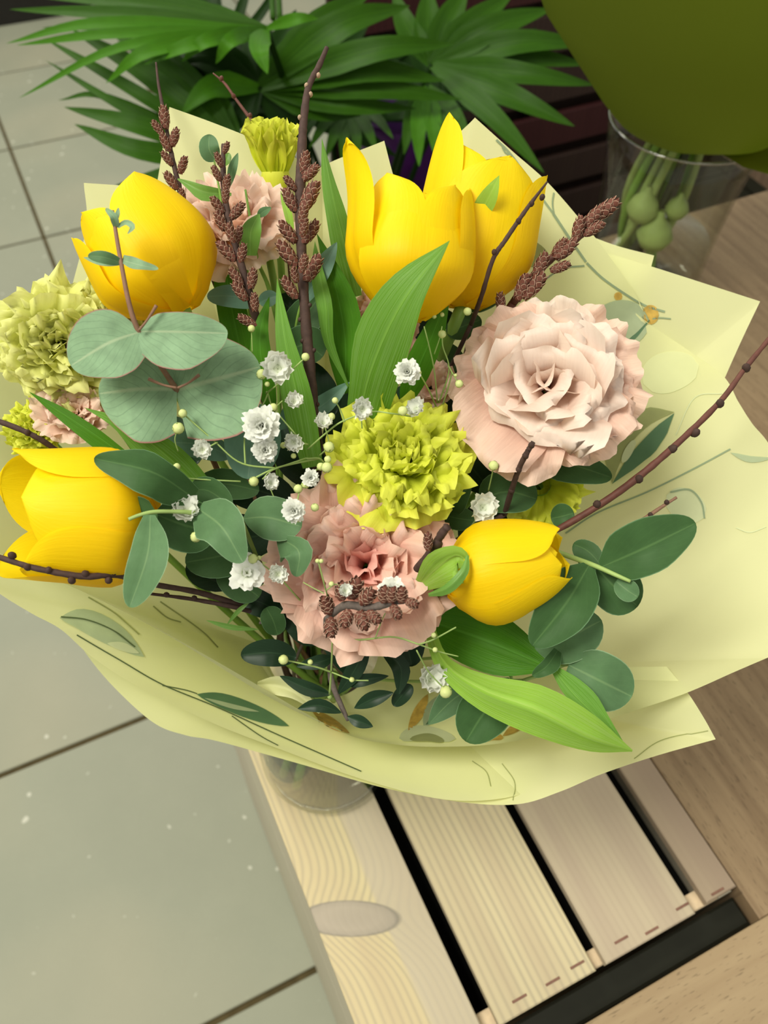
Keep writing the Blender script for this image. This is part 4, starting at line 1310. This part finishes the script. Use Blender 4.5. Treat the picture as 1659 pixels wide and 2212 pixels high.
lf(e7, M_E_DRK, [(960, 1112, .396), (985, 1080, .390), (1020, 1045, .39)], 28, 'ovate', .3)
lf(e7, M_E_DRK, [(960, 1112, .396), (945, 1090, .394), (938, 1062, .396)], 24, 'oval', .2)
lf(e7, M_E_DRK, [(960, 1112, .396), (990, 1120, .392), (1030, 1125, .392)], 26, 'oval', .2)
lf(e7, M_E_DRK, [(960, 1112, .396), (950, 1132, .396), (940, 1155, .398)], 16, 'oval', .2)
e9 = sprig('dark round-leaved eucalyptus sprig behind the large tulip leaf', [(990, 830, .425), (1010, 740, .415), (1030, 660, .412), (1040, 600, .412)], [3.5, 3.5, 3, 3], M_ESTEM)
lf(e9, M_E_DRK, [(985, 650, .408), (1030, 625, .402), (1092, 605, .402)], 50, 'round', .2, n=16, m=9)
lf(e9, M_E_DRK, [(1040, 690, .412), (1000, 705, .408), (965, 720, .408)], 28, 'oval', .2)
lf(e9, M_E_DRK, [(1010, 780, .42), (970, 800, .415), (925, 850, .415)], 60, 'oval', .2)
e10 = sprig('blue-green eucalyptus sprig with narrow leaves round the slim branches', [(640, 900, .41), (632, 780, .405), (640, 700, .40), (655, 640, .396)], [4, 3.5, 3, 3], M_STEM)
lf(e10, M_E_BLU, [(648, 668, .394), (690, 590, .386), (728, 523, .388)], 22, 'lens', .3)
lf(e10, M_E_BLU, [(560, 655, .396), (505, 640, .390), (447, 640, .391)], 25, 'oval', .25)
lf(e10, M_E_BLU, [(560, 655, .396), (580, 645, .392), (600, 640, .392)], 18, 'oval', .25)
lf(e10, M_E_DRK, [(620, 760, .402), (660, 745, .398), (698, 770, .40)], 44, 'round', .2)
lf(e10, M_E_DRK, [(620, 780, .404), (650, 700, .404), (690, 640, .404)], 40, 'oval', .2)
lf(e10, M_E_BLU, [(600, 930, .405), (640, 880, .40), (660, 820, .40)], 26, 'lens', .2)
e11 = sprig('fresh green herb sprig with small oval leaves round the peach lisianthus', [(600, 700, .41), (580, 620, .404), (556, 560, .396), (540, 470, .39), (530, 410, .39)], [5, 5, 4, 3, 2.5], M_STEM, name='herb_sprig', group='herb sprigs in the bouquet')
lf(e11, M_HERB, [(540, 552, .386), (542, 500, .378), (560, 462, .376)], ([16, 24, 18, 2], [14, 22, 20, 2]), None, .35)
lf(e11, M_E_GRN, [(556, 470, .378), (568, 458, .374), (586, 448, .372)], 10, 'lens', .3)
lf(e11, M_HERB, [(500, 420, .39), (440, 414, .384), (384, 386, .384)], ([3, 14, 20, 10, 2], [3, 12, 14, 10, 1]), None, .35)
lf(e11, M_E_GRN, [(466, 348, .384), (452, 322, .380), (452, 290, .380)], 22, 'round', .2)
lf(e11, M_HERB, [(480, 358, .386), (490, 345, .384), (494, 330, .384)], 9, 'oval', .2)
lf(e11, M_E_GRN, [(496, 405, .386), (502, 365, .382), (514, 330, .382)], 10, 'lens', .3)
lf(e11, M_TLEAF_L, [(634, 520, .386), (622, 460, .384), (606, 412, .386)], 9, 'lens', .3)
part('stem', ptube([(480, 450, .388), (474, 410, .386), (466, 370, .385), (462, 340, .384)], [3, 2.6, 2.4, 2]), M_STEM, e11)

# dark glossy foliage deep in the front of the bouquet
GD = 'dark glossy foliage sprigs low in the bouquet'
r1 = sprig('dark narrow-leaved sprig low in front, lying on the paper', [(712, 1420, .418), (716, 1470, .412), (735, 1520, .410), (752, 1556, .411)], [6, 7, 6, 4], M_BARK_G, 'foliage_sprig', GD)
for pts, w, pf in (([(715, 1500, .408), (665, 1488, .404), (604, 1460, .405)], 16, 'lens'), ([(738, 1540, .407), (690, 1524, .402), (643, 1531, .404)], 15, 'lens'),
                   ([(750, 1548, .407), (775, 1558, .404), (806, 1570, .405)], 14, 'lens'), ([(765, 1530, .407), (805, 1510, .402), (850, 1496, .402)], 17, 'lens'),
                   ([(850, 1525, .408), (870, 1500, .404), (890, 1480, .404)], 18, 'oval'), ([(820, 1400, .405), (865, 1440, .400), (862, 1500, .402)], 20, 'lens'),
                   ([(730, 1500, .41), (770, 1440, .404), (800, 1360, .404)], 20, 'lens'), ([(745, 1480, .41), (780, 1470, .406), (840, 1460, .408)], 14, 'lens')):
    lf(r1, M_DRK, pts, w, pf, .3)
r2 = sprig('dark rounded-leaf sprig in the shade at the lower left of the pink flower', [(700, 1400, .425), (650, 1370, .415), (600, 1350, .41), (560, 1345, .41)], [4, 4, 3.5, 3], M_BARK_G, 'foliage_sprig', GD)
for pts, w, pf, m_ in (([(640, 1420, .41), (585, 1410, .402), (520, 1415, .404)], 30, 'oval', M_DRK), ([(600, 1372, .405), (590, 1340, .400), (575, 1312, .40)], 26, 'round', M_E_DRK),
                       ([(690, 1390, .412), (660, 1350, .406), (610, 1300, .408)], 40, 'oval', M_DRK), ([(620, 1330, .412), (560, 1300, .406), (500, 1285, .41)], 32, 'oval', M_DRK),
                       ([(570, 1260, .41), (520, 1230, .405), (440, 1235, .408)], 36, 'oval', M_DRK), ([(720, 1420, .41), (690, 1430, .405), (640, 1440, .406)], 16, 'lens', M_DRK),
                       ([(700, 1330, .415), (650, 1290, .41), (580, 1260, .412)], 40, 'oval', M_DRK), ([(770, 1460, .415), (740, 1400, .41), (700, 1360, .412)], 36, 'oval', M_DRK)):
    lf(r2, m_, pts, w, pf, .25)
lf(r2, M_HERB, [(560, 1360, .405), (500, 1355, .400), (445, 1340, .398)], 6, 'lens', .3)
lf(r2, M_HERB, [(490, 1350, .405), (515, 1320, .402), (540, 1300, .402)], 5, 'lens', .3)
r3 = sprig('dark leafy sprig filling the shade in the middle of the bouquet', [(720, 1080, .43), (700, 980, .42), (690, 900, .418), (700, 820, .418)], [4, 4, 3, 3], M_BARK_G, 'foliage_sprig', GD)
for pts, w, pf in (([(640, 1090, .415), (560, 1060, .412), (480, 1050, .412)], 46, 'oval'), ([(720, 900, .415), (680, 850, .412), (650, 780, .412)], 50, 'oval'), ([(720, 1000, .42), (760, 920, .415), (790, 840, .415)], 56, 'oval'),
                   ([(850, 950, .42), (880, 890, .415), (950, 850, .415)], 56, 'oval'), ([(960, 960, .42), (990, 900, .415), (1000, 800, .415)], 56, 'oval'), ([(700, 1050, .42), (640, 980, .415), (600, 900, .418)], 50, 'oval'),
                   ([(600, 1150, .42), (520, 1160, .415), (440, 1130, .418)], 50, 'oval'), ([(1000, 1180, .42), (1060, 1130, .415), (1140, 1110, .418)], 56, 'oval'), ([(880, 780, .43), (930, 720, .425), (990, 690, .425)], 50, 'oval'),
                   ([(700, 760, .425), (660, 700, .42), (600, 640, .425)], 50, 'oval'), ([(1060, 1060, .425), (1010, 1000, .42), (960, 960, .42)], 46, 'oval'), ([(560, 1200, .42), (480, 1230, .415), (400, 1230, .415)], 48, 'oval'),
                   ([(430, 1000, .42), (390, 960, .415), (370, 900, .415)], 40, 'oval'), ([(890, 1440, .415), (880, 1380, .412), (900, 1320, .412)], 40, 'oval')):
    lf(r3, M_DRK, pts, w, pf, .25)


# ------------------------------------------------------------------ gypsophila
def bloom_mesh(seed, kind):
    A = Acc()
    rg = random.Random(seed)
    b = np.zeros(3)
    ax, e1_, e2_ = np.array([0, 0, 1.0]), np.array([1.0, 0, 0]), np.array([0, 1.0, 0])
    if kind == 'full':
        rings = [(6, 4, 14, .72, .22), (9, 18, 36, .86, .25), (11, 36, 62, .96, .27), (12, 58, 88, 1.0, .28), (9, 75, 104, 1.0, .28)]
    elif kind == 'half':
        rings = [(4, 50, -20, 1.25, .5), (5, 62, -30, 1.5, .55), (6, 72, -14, 1.5, .55)]
    else:
        rings = [(4, 15, 40, .5, .2), (6, 50, 75, .85, .30), (8, 72, 92, 1.0, .34)]
    for cnt, p0, p1, ln, wd in rings:
        o = rg.random() * 6
        for k in range(cnt):
            A.add(rpetal(b, ax, e1_, e2_, o + 2 * math.pi * (k + .3 * rg.random()) / cnt, D(p0), D(p1) * (.85 + .3 * rg.random()), ln * (.85 + .3 * rg.random()), wd, .25, 1.8, .1, .2, rg.random() * 30, 6, 5, .2, .03), 0)
    A.add(lathe([(0, -.35), (.22, -.3), (.3, 0), (.26, .2)], (0, 0, 0), 8), 1)
    return A.mesh('bloom', [M_WHITE, M_BUD])


def bud_mesh():
    A = Acc()
    A.add(lathe([(0, -1), (.55, -.85), (.92, -.4), (.98, -.1)], (0, 0, 0), 12), 0)
    A.add(lathe([(.97, -.12), (1, .05), (.93, .45), (.75, .75), (.45, 1.0), (0, 1.1)], (0, 0, 0), 12), 1)
    for k in range(5):
        a = 2 * math.pi * k / 5
        q = [(1.02 * math.cos(a + da) * s, 1.02 * math.sin(a + da) * s, z) for da, s, z in ((-.45, 1.0, -.15), (.45, 1.0, -.15), (.30, 1.0, .25), (0, .88, .66), (-.30, 1.0, .25))]
        A.add((q, [(0, 1, 2, 3, 4)], None), 0)
    return A.mesh('bud', [M_BUD, M_BUDW])


BLOOMS = {'full': [bloom_mesh(s, 'full') for s in (1, 2, 3)], 'half': [bloom_mesh(s, 'half') for s in (4, 5)], 'open': [bloom_mesh(6, 'open')]}
BUDM = bud_mesh()


def spray(label, stems, blooms, buds, base, dbase):
    r = root('gypsophila_spray', label, 'flower', Pn(base[0], base[1], dbase), 'white gypsophila sprays in the bouquet')
    for s in stems:
        d0 = s[0]
        part('stem', ptube([(x, y, d) for x, y, d in s[1]], [d0, d0 * .85, d0 * .8], sides=6), M_GSTEM, r)
    for i, (x, y, rp, d, kind) in enumerate(blooms):
        me = BLOOMS[kind][i % len(BLOOMS[kind])]
        c = Pn(x, y, d)
        v = (EYE - c)
        v = v / np.linalg.norm(v)
        tilt = np.array([rng.random() - .5, rng.random() - .5, .35]) * (.7 if kind != 'half' else 1.2)
        s = rp * d / F_PX * (1.0 if kind != 'half' else 1.15)
        place('bloom', me, frame_of(c, v + tilt, s, rng.random() * 6), r)
    for x, y, rp, d in buds:
        c = Pn(x, y, d)
        s = rp * d / F_PX
        v = (EYE - c)
        v = v / np.linalg.norm(v) + np.array([rng.random() - .5, rng.random() - .5, rng.random()]) * .9
        place('bud', BUDM, frame_of(c, v, s, rng.random()), r)
    stem_to_vase(r, Pn(base[0], base[1], dbase), .0011, M_GSTEM)
    return r


spray('white gypsophila spray with the most blooms, centre left over the leaves',
      [(2.6, [(720, 1090, .40), (700, 1000, .372), (660, 990, .366)]), (2.4, [(690, 990, .37), (600, 1010, .362), (545, 1035, .360)]), (2.2, [(600, 1012, .362), (520, 1000, .357), (460, 950, .354), (398, 896, .350)]),
       (2, [(470, 955, .354), (440, 972, .351)]), (2, [(520, 1040, .364), (440, 1036, .362), (392, 1032, .360)]), (2.2, [(530, 1005, .358), (528, 950, .356), (535, 912, .354)]), (1.8, [(660, 990, .366), (590, 1015, .36), (567, 1035, .357)]),
       (2.2, [(665, 960, .366), (640, 955, .360)]), (2, [(665, 970, .368), (705, 935, .36), (740, 910, .357), (800, 890, .354), (845, 893, .352), (890, 900, .36)]), (1.8, [(745, 912, .357), (735, 885, .355), (724, 866, .352)]),
       (2, [(690, 1010, .37), (655, 1040, .36), (640, 1090, .348)]), (2, [(575, 850, .362), (600, 830, .357), (630, 800, .355), (660, 772, .354)]), (1.8, [(580, 845, .362), (570, 870, .36), (545, 912, .358)]), (1.8, [(578, 848, .362), (590, 880, .36), (610, 866, .356)]),
       (1.8, [(640, 940, .366), (590, 880, .362), (575, 845, .362)]), (1.8, [(690, 985, .37), (710, 960, .364), (700, 915, .36)]), (1.5, [(610, 1100, .36), (590, 1070, .354), (582, 1045, .352)]), (1.5, [(385, 975, .358), (378, 950, .354), (384, 926, .351)]), (1.5, [(395, 1035, .358), (385, 1020, .356), (382, 1008, .355)]), (1.5, [(545, 760, .372), (544, 735, .37), (543, 712, .369)]), (1.5, [(782, 925, .36), (781, 905, .356), (782, 890, .353)])],
      [(600, 797, 27, .352, 'half'), (567, 918, 43, .346, 'full'), (572, 972, 29, .350, 'full'), (582, 1044, 15, .350, 'half'), (437, 973, 17, .347, 'half'), (634, 955, 17, .356, 'half'), (634, 868, 15, .354, 'half'), (782, 884, 19, .349, 'half'),
       (636, 1103, 27, .342, 'full'), (670, 1032, 19, .352, 'full'), (697, 915, 15, .356, 'half'), (900, 886, 18, .358, 'half')],
      [(548, 1040, 11, .357), (395, 893, 9.5, .348), (385, 925, 13, .349), (565, 809, 11.5, .354), (577, 830, 6, .356), (660, 771, 9, .352), (591, 880, 9, .355), (539, 911, 11.5, .35), (711, 966, 12, .358), (706, 1010, 12, .358), (693, 1008, 9, .36), (660, 1047, 9, .354), (644, 1056, 10, .354),
       (724, 865, 7, .35), (716, 900, 8, .356), (543, 710, 8, .367), (382, 1008, 8, .352), (612, 962, 7, .36), (680, 1096, 9, .35), (645, 1120, 9, .345), (870, 888, 11, .35), (708, 992, 8, .358), (634, 985, 6, .36)],
      (725, 1110), .405)
spray('white gypsophila spray with one full bloom beside the large tulip leaf',
      [(2, [(950, 900, .40), (930, 850, .38), (906, 806, .362)]), (1.8, [(945, 870, .39), (938, 800, .378), (925, 740, .372), (916, 705, .37)]), (1.8, [(948, 870, .39), (970, 800, .378), (957, 750, .372), (955, 724, .37)]), (1.8, [(955, 880, .39), (975, 810, .38), (968, 790, .376), (990, 828, .372)]), (1.5, [(938, 765, .374), (950, 730, .37), (955, 705, .37)])],
      [(880, 804, 28, .354, 'full')], [(955, 722, 9, .366), (992, 829, 9, .368), (1010, 673, 9, .366), (905, 805, 6, .358), (984, 811, 4, .37), (938, 684, 5, .37), (955, 680, 5, .37)], (950, 910), .405)
spray('white gypsophila spray hanging lowest in front of the pink flower',
      [(2.6, [(712, 1500, .402), (716, 1440, .388), (718, 1382, .372)]), (2.2, [(718, 1382, .372), (712, 1310, .350), (700, 1260, .336), (688, 1214, .330)]), (2.4, [(718, 1382, .372), (780, 1382, .362), (850, 1376, .352), (905, 1392, .346)]), (2, [(905, 1392, .346), (935, 1382, .342), (985, 1355, .338)]), (1.8, [(905, 1392, .346), (950, 1408, .35), (990, 1418, .352)]),
       (2.4, [(716, 1452, .39), (680, 1440, .384), (612, 1425, .378)]), (2, [(716, 1452, .39), (760, 1468, .384), (796, 1470, .382)]), (1.8, [(900, 1405, .352), (925, 1450, .362), (960, 1488, .368)]), (1.6, [(705, 1275, .338), (725, 1262, .334), (742, 1272, .330)]), (1.4, [(700, 1282, .34), (680, 1272, .342), (655, 1258, .345)]), (1.5, [(810, 1380, .356), (825, 1340, .35), (832, 1325, .345)])],
      [(745, 1277, 12, .328, 'half'), (848, 1280, 33, .338, 'full'), (930, 1466, 25, .372, 'half')],
      [(612, 1425, 11, .375), (963, 1494, 14, .366), (686, 1212, 5, .328), (694, 1212, 5, .328), (716, 1262, 6, .332), (670, 1430, 6, .382), (760, 1468, 6, .382), (937, 1372, 6, .34), (940, 1404, 6, .348)], (712, 1505), .408)
spray('white gypsophila spray with a wide open bloom at the lower left',
      [(2.6, [(760, 1420, .405), (660, 1310, .375), (602, 1245, .352)]), (2, [(610, 1255, .354), (575, 1225, .352), (548, 1208, .35)]), (1.8, [(470, 1180, .36), (430, 1130, .352), (405, 1108, .35)]), (1.8, [(560, 1260, .366), (540, 1250, .358), (533, 1240, .354)])],
      [(533, 1238, 42, .348, 'open'), (600, 1240, 17, .346, 'half'), (402, 1106, 24, .352, 'half')], [(546, 1207, 11, .347), (423, 1160, 12, .344), (560, 1205, 5, .35)], (765, 1425), .41)
spray('white gypsophila spray with a small bloom between the lime carnation and closed tulip',
      [(2, [(1000, 1160, .40), (1030, 1120, .38), (1043, 1098, .37)]), (1.8, [(1055, 1060, .39), (1062, 1030, .38), (1066, 1008, .372)])], [(1043, 1097, 25, .366, 'half')], [(1066, 1006, 11, .37)], (1000, 1165), .41)

# ------------------------------------------------------------------ flared vase with the olive-wrapped bouquet
V2 = np.array([0.297, 0.842, CRATE_Z - 0.0015])
v2 = root('flared_vase', 'large flared glass vase on the beech table behind the bouquet', 'vase', V2)
H2 = 0.208
o2 = [(0, .0005), (.061, .0005), (.066, .004), (.068, .08), (.072, .14), (.082, H2), (.0805, H2 + .0015)]
i2 = [(.079, H2), (.069, .14), (.065, .08), (.0632, .016), (.056, .013), (0, .013)]
part('glass_wall', lathe(o2 + i2, V2, 56), M_GLASS, v2)
part('water', lathe([(0, .0140), (.055, .0142), (.0625, .018), (.0640, .075), (0, .075)], V2, 48), M_WATER, v2)
part('glass_rim', lathe([(.0812 + .0013 * math.cos(a * math.pi / 5), H2 + .0013 * math.sin(a * math.pi / 5)) for a in range(11)], V2, 64), glass_mat('rim_glass', (.75, .77, .72), (.5, .5, .45), strength=9.0), v2)
M_STEM2 = plain('pale_stem', (0.30, 0.40, 0.12), 0.5, .1)
M_STEMD = plain('dark_stem', (0.03, 0.04, 0.02), 0.5, 0)
ob = root('olive_bouquet', 'bouquet wrapped in dark olive paper standing in the flared vase', 'bouquet', V2 + np.array([0, 0, .02]))


def cone_sheet(prof, a0, a1, lean, n=40, cut=None):
    P = np.zeros((len(prof), n, 3))
    for j, (r, h) in enumerate(prof):
        for k in range(n):
            t = k / (n - 1)
            a = a0 + (a1 - a0) * t
            hh = h + (cut(t, j / (len(prof) - 1)) if cut else 0)
            rr = r * (1 + .025 * math.sin(5 * a + 3 * h * 10))
            P[j, k] = V2 + np.array([lean[0] * h + rr * math.cos(a), lean[1] * h + rr * math.sin(a), H2 + hh])
    return grid(P)


pf2 = [(.012, -.022), (.040, -.014), (.066, .000), (.090, .014), (.108, .033), (.126, .055), (.148, .083), (.168, .108), (.195, .16), (.215, .22)]
part('paper_sheet', cone_sheet(pf2, D(150), D(345), (.0, .0), 48), M_OLIVE, ob)
pf3 = [(.030, -.016), (.070, .0025), (.105, .010), (.145, .026), (.190, .060), (.225, .11)]
part('paper_sheet', cone_sheet(pf3, D(285), D(430), (.05, .0), 40), M_OLIVE, ob)
for k in range(12):
    a = k * 2.4
    rb = .040 * math.sqrt((k + .5) / 12)
    rt = .034 * math.sqrt(((k * 5) % 12 + .5) / 12)
    part('stem', tube([V2 + np.array([rb * math.cos(a) - .012, rb * math.sin(a), .016]), V2 + np.array([rt * math.cos(a + 1.5) - .015, rt * math.sin(a + 1.5), .12]), V2 + np.array([.5 * rt * math.cos(a + 2), .5 * rt * math.sin(a + 2), H2 + .05])],
                      [.0045, .0045, .0045]), (M_STEMD, M_STEM2, M_STEM, M_STEM2)[k % 4], ob)
for (dx, dy, h, s) in ((-.030, -.030, .125, .018), (-.012, -.040, .10, .020), (.004, -.036, .13, .013)):
    part('bulb', lathe([(0, -1.0 * s), (.7 * s, -.6 * s), (s, 0), (.75 * s, .6 * s), (.25 * s, 1.1 * s), (.15 * s, 1.5 * s)], V2 + np.array([dx, dy, h]), 18), M_STEM2, ob)

# ------------------------------------------------------------------ palm behind
palm = root('palm_plant', 'dark green fan palm in a pot behind the bouquet', 'plant', (-0.06, 1.02, 0))
M_POT = plain('dark_pot', (0.03, 0.028, 0.026), 0.6)
part('pot', lathe([(0, 0.0), (.10, 0.0), (.115, .02), (.145, .26), (.150, .28), (.138, .28), (.132, .25), (0, .25)], (-0.06, 1.02, 0), 40), M_POT, palm)
part('soil', lathe([(.131, .251), (.06, .256), (0, .258)], (-0.06, 1.02, 0), 30), plain('soil', (.03, .02, .013), .95, 0, .5, 200), palm)


def frond(hub, tips, mat, w, fold=.35, wide=1.0):
    h = Pn(*hub)
    base = np.array([-0.06 + .03 * (rng.random() - .5), 1.02 + .03 * (rng.random() - .5), .25])
    mid = h * .55 + base * .45 + np.array([0, .05, .05])
    fr = part('frond', tube([base, mid, h], [.0055, .0045, .0035], 7, 16), M_PALM_D, palm)
    for t in tips:
        via = t[3] if len(t) > 3 else None
        ww = t[4] if len(t) > 4 else w
        mm = t[5] if len(t) > 5 else mat
        ww *= wide
        if via is None:
            via = (hub[0] * .5 + t[0] * .5, hub[1] * .5 + t[1] * .5 - 12, (hub[2] + t[2]) / 2 - .012)
        lf(fr, mm, [hub, via, t[:3]], ww, 'blade', fold, name='leaflet', n=14, m=5)
    return fr


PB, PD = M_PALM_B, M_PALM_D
frond((575, 62, .86), [(12, 94, .84, (220, 48, .82), 15, PB), (35, 98, .84, (240, 72, .82), 14, PB), (40, 212, .84, (270, 98, .80), 13, PB), (228, 180, .82, (330, 105, .80), 20, PB), (310, 140, .82, (420, 92, .80), 20, PB),
                      (392, 134, .82, (450, 85, .80), 20, PB), (466, 138, .82, (500, 85, .80), 20, PB), (578, 160, .80, (560, 100, .80), 26, PB), (688, 40, .84, (640, 40, .83), 16, PB), (20, 20, .88, (280, 30, .86), 20), (60, -10, .9, (300, 5, .88), 22), (150, -30, .9, (360, 5, .88), 24), (90, 60, .87, (330, 52, .85), 20), (250, -20, .9, (420, 20, .88), 24)], M_PALM, 18)
frond((560, 190, .94), [(982, 95, .90, (800, 108, .88), 26), (886, 12, .92, (730, 55, .89), 30), (800, -12, .94, (690, 50, .91), 28), (962, 175, .92, (780, 150, .9), 26), (1000, 215, .93, (800, 190, .91), 22), (900, 235, .94, (740, 225, .92), 20), (780, 250, .95, (680, 240, .93), 18), (392, 245, .9, (460, 185, .9), 24, PB),
                       (310, 165, .94, (430, 150, .92), 26, PD), (330, 100, .95, (440, 120, .92), 26, PD), (420, 70, .95, (490, 120, .93), 24, PD), (330, 220, .95, (440, 200, .93), 24, PD), (470, 300, .95, (520, 250, .93), 22, PD), (640, 300, .96, (610, 250, .94), 22, PD), (720, 20, .93, (650, 90, .92), 26), (640, 20, .95, (600, 100, .93), 24, PD), (540, 60, .96, (545, 120, .94), 24, PD)], M_PALM, 24, wide=1.3)
frond((932, 140, .98), [(1286, 184, .93, (1110, 155, .93), 24), (1285, 95, .95, (1110, 90, .94), 26), (1195, 18, .96, (1060, 60, .95), 28), (1110, -15, .97, (1020, 50, .96), 28), (1010, -25, .98, (970, 40, .97), 28), (925, -30, .99, (925, 50, .98), 28), (850, -20, 1.0, (880, 60, .98), 24), (1242, 273, .91, (1090, 200, .92), 26), (1176, 374, .88, (1060, 245, .91), 22),
                       (1130, 30, .98, (1050, 95, .97), 24), (1270, 140, .97, (1110, 120, .96), 24)], M_PALM, 24, wide=1.25)
frond((925, 185, .98), [(872, 335, .92, (890, 250, .95), 20), (905, 360, .91, (905, 260, .94), 22, PB), (945, 350, .91, (935, 260, .94), 22, PB), (985, 320, .91, (960, 255, .94), 20), (1015, 300, .92, (980, 240, .94), 18)], M_PALM, 20)
frond((755, 212, 1.0), [(640, 282, .95, (690, 235, .97), 14), (668, 320, .94, (705, 262, .96), 15), (702, 345, .94, (725, 280, .96), 15), (738, 350, .94, (744, 285, .96), 15), (775, 345, .94, (768, 280, .96), 15), (815, 330, .94, (790, 270, .96), 15), (850, 300, .95, (810, 250, .97), 14), (660, 240, .96, (700, 220, .97), 13)], M_PALM, 14)
frond((530, 345, .92), [(95, 82, .90, (290, 195, .88), 17), (98, 130, .89, (300, 250, .87), 13), (125, 216, .88, (240, 212, .88), 9), (138, 231, .88, (300, 270, .86), 24), (160, 268, .87, (310, 325, .86), 26), (238, 406, .87, (380, 375, .87), 26), (150, 60, .92, (330, 170, .9), 26), (230, 60, .93, (370, 160, .91), 28), (300, 70, .93, (410, 170, .91), 28), (370, 100, .94, (450, 190, .92), 28)], M_PALM, 22)
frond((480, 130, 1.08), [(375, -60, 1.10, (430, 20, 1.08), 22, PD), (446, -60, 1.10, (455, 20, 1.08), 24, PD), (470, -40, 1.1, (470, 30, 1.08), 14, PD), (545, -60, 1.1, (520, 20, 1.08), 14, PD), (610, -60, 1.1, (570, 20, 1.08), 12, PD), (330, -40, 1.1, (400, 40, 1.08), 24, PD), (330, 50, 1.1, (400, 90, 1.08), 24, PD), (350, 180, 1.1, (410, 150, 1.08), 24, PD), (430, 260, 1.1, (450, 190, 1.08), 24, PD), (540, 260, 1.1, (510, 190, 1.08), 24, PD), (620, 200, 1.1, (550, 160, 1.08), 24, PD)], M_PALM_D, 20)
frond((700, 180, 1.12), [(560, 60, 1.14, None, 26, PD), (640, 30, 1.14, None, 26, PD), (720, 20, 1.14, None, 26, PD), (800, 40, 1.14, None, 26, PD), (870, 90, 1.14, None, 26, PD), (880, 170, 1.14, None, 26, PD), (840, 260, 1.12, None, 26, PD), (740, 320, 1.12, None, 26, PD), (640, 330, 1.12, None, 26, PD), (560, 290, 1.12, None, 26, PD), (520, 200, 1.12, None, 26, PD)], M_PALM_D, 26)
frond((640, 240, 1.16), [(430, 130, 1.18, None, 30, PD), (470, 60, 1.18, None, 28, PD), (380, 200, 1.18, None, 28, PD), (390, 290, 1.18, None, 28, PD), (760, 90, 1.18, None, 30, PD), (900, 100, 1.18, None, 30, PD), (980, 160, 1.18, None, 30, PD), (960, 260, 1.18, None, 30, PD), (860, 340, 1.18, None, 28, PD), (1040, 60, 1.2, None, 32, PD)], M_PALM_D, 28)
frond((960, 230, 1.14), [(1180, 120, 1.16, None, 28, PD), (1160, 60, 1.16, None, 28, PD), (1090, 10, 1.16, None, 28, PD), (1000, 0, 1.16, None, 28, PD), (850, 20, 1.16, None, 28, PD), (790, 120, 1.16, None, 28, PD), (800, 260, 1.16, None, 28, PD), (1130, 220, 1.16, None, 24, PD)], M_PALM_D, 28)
for x in (590, 604):
    part('petiole', tube([Pn(x, 40, 1.05), Pn(x - 4, -40, 1.08)], [.004, .004]), M_PALM, palm)

# ------------------------------------------------------------------ things far behind
M_DKWOOD = wood_mat('dark_wood', (0.045, 0.026, 0.02), (0.02, 0.012, 0.01), freq=90)
M_DKWOOD2 = wood_mat('maroon_wood', (0.055, 0.016, 0.016), (0.03, 0.01, 0.01), freq=90)
dcp = on_z(1240, 380, 0.45)
da0, db0 = dcp @ A_DIR, dcp @ B_DIR
dc = root('dark_crate', 'dark brown slatted crate standing behind the beech table', 'crate', ab(da0 + .2, db0, 0))
for k in range(9):
    z1 = .78 - k * .085
    part('slat', box_ab(da0 + .08, da0 + .092, db0 - .42, db0 + .30, z1 - .060, z1), M_DKWOOD if k % 3 else M_DKWOOD2, dc, smooth=False)
for b in (-.40, -.05, .27):
    part('post', box_ab(da0 + .093, da0 + .118, db0 + b, db0 + b + .025, 0, .79), M_DKWOOD, dc, smooth=False)
part('back_panel', box_ab(da0 + .120, da0 + .130, db0 - .42, db0 + .30, 0, .78), M_DKWOOD, dc, smooth=False)
part('base_board', box_ab(da0 + .132, da0 + .40, db0 - .42, db0 + .30, 0.01, .02), M_DKWOOD, dc, smooth=False)
pp = on_z(868, 245, 0.60)
ppz = 0.0
purple = root('purple_pot', 'small purple flower pot glimpsed between the palm fans', 'pot', ab(da0 - .02, db0 - .36, 0))
part('pot_wall', lathe([(0, 0), (.05, 0), (.075, .64), (.08, .66), (.072, .66), (.06, .5), (0, .48)], ab(da0 - .02, db0 - .36, 0), 28), plain('purple_glaze', (.09, .015, .16), .4), purple)
sb = root('brown_shelf', 'brown wooden shelf board beyond the back edge of the beech table', 'shelf', ab(AB1 + .3, 1.2, 0))
part('board', box_ab(AB1 + .03, AB1 + .95, db0 + .34, db0 + 1.5, .42, .445), beech_mat('brown_board', (0.27, 0.19, 0.125), (0.2, 0.135, 0.09), 'b'), sb, smooth=False)
for a in (.06, .88):
    part('side_panel', box_ab(AB1 + a, AB1 + a + .02, db0 + .36, db0 + 1.48, 0, .4195), M_BEECH, sb, smooth=False)
M_BLK = plain('black_plinth', (.018, .016, .014), .6)
bp = on_z(60, 48, 0)
pl = root('dark_plinth', 'dark low plinth far back at the upper left corner', 'plinth', (bp[0] - .5, bp[1] + .4, 0))
part('plinth_body', box_ab(bp @ A_DIR, bp @ A_DIR + .5, bp @ B_DIR - 1.6, bp @ B_DIR + .22, 0.001, .35, .004), M_BLK, pl, smooth=False)
part('plinth_top', box_ab(bp @ A_DIR - .01, bp @ A_DIR + .51, bp @ B_DIR - 1.61, bp @ B_DIR + .23, .351, .375, .003), M_DKWOOD, pl, smooth=False)
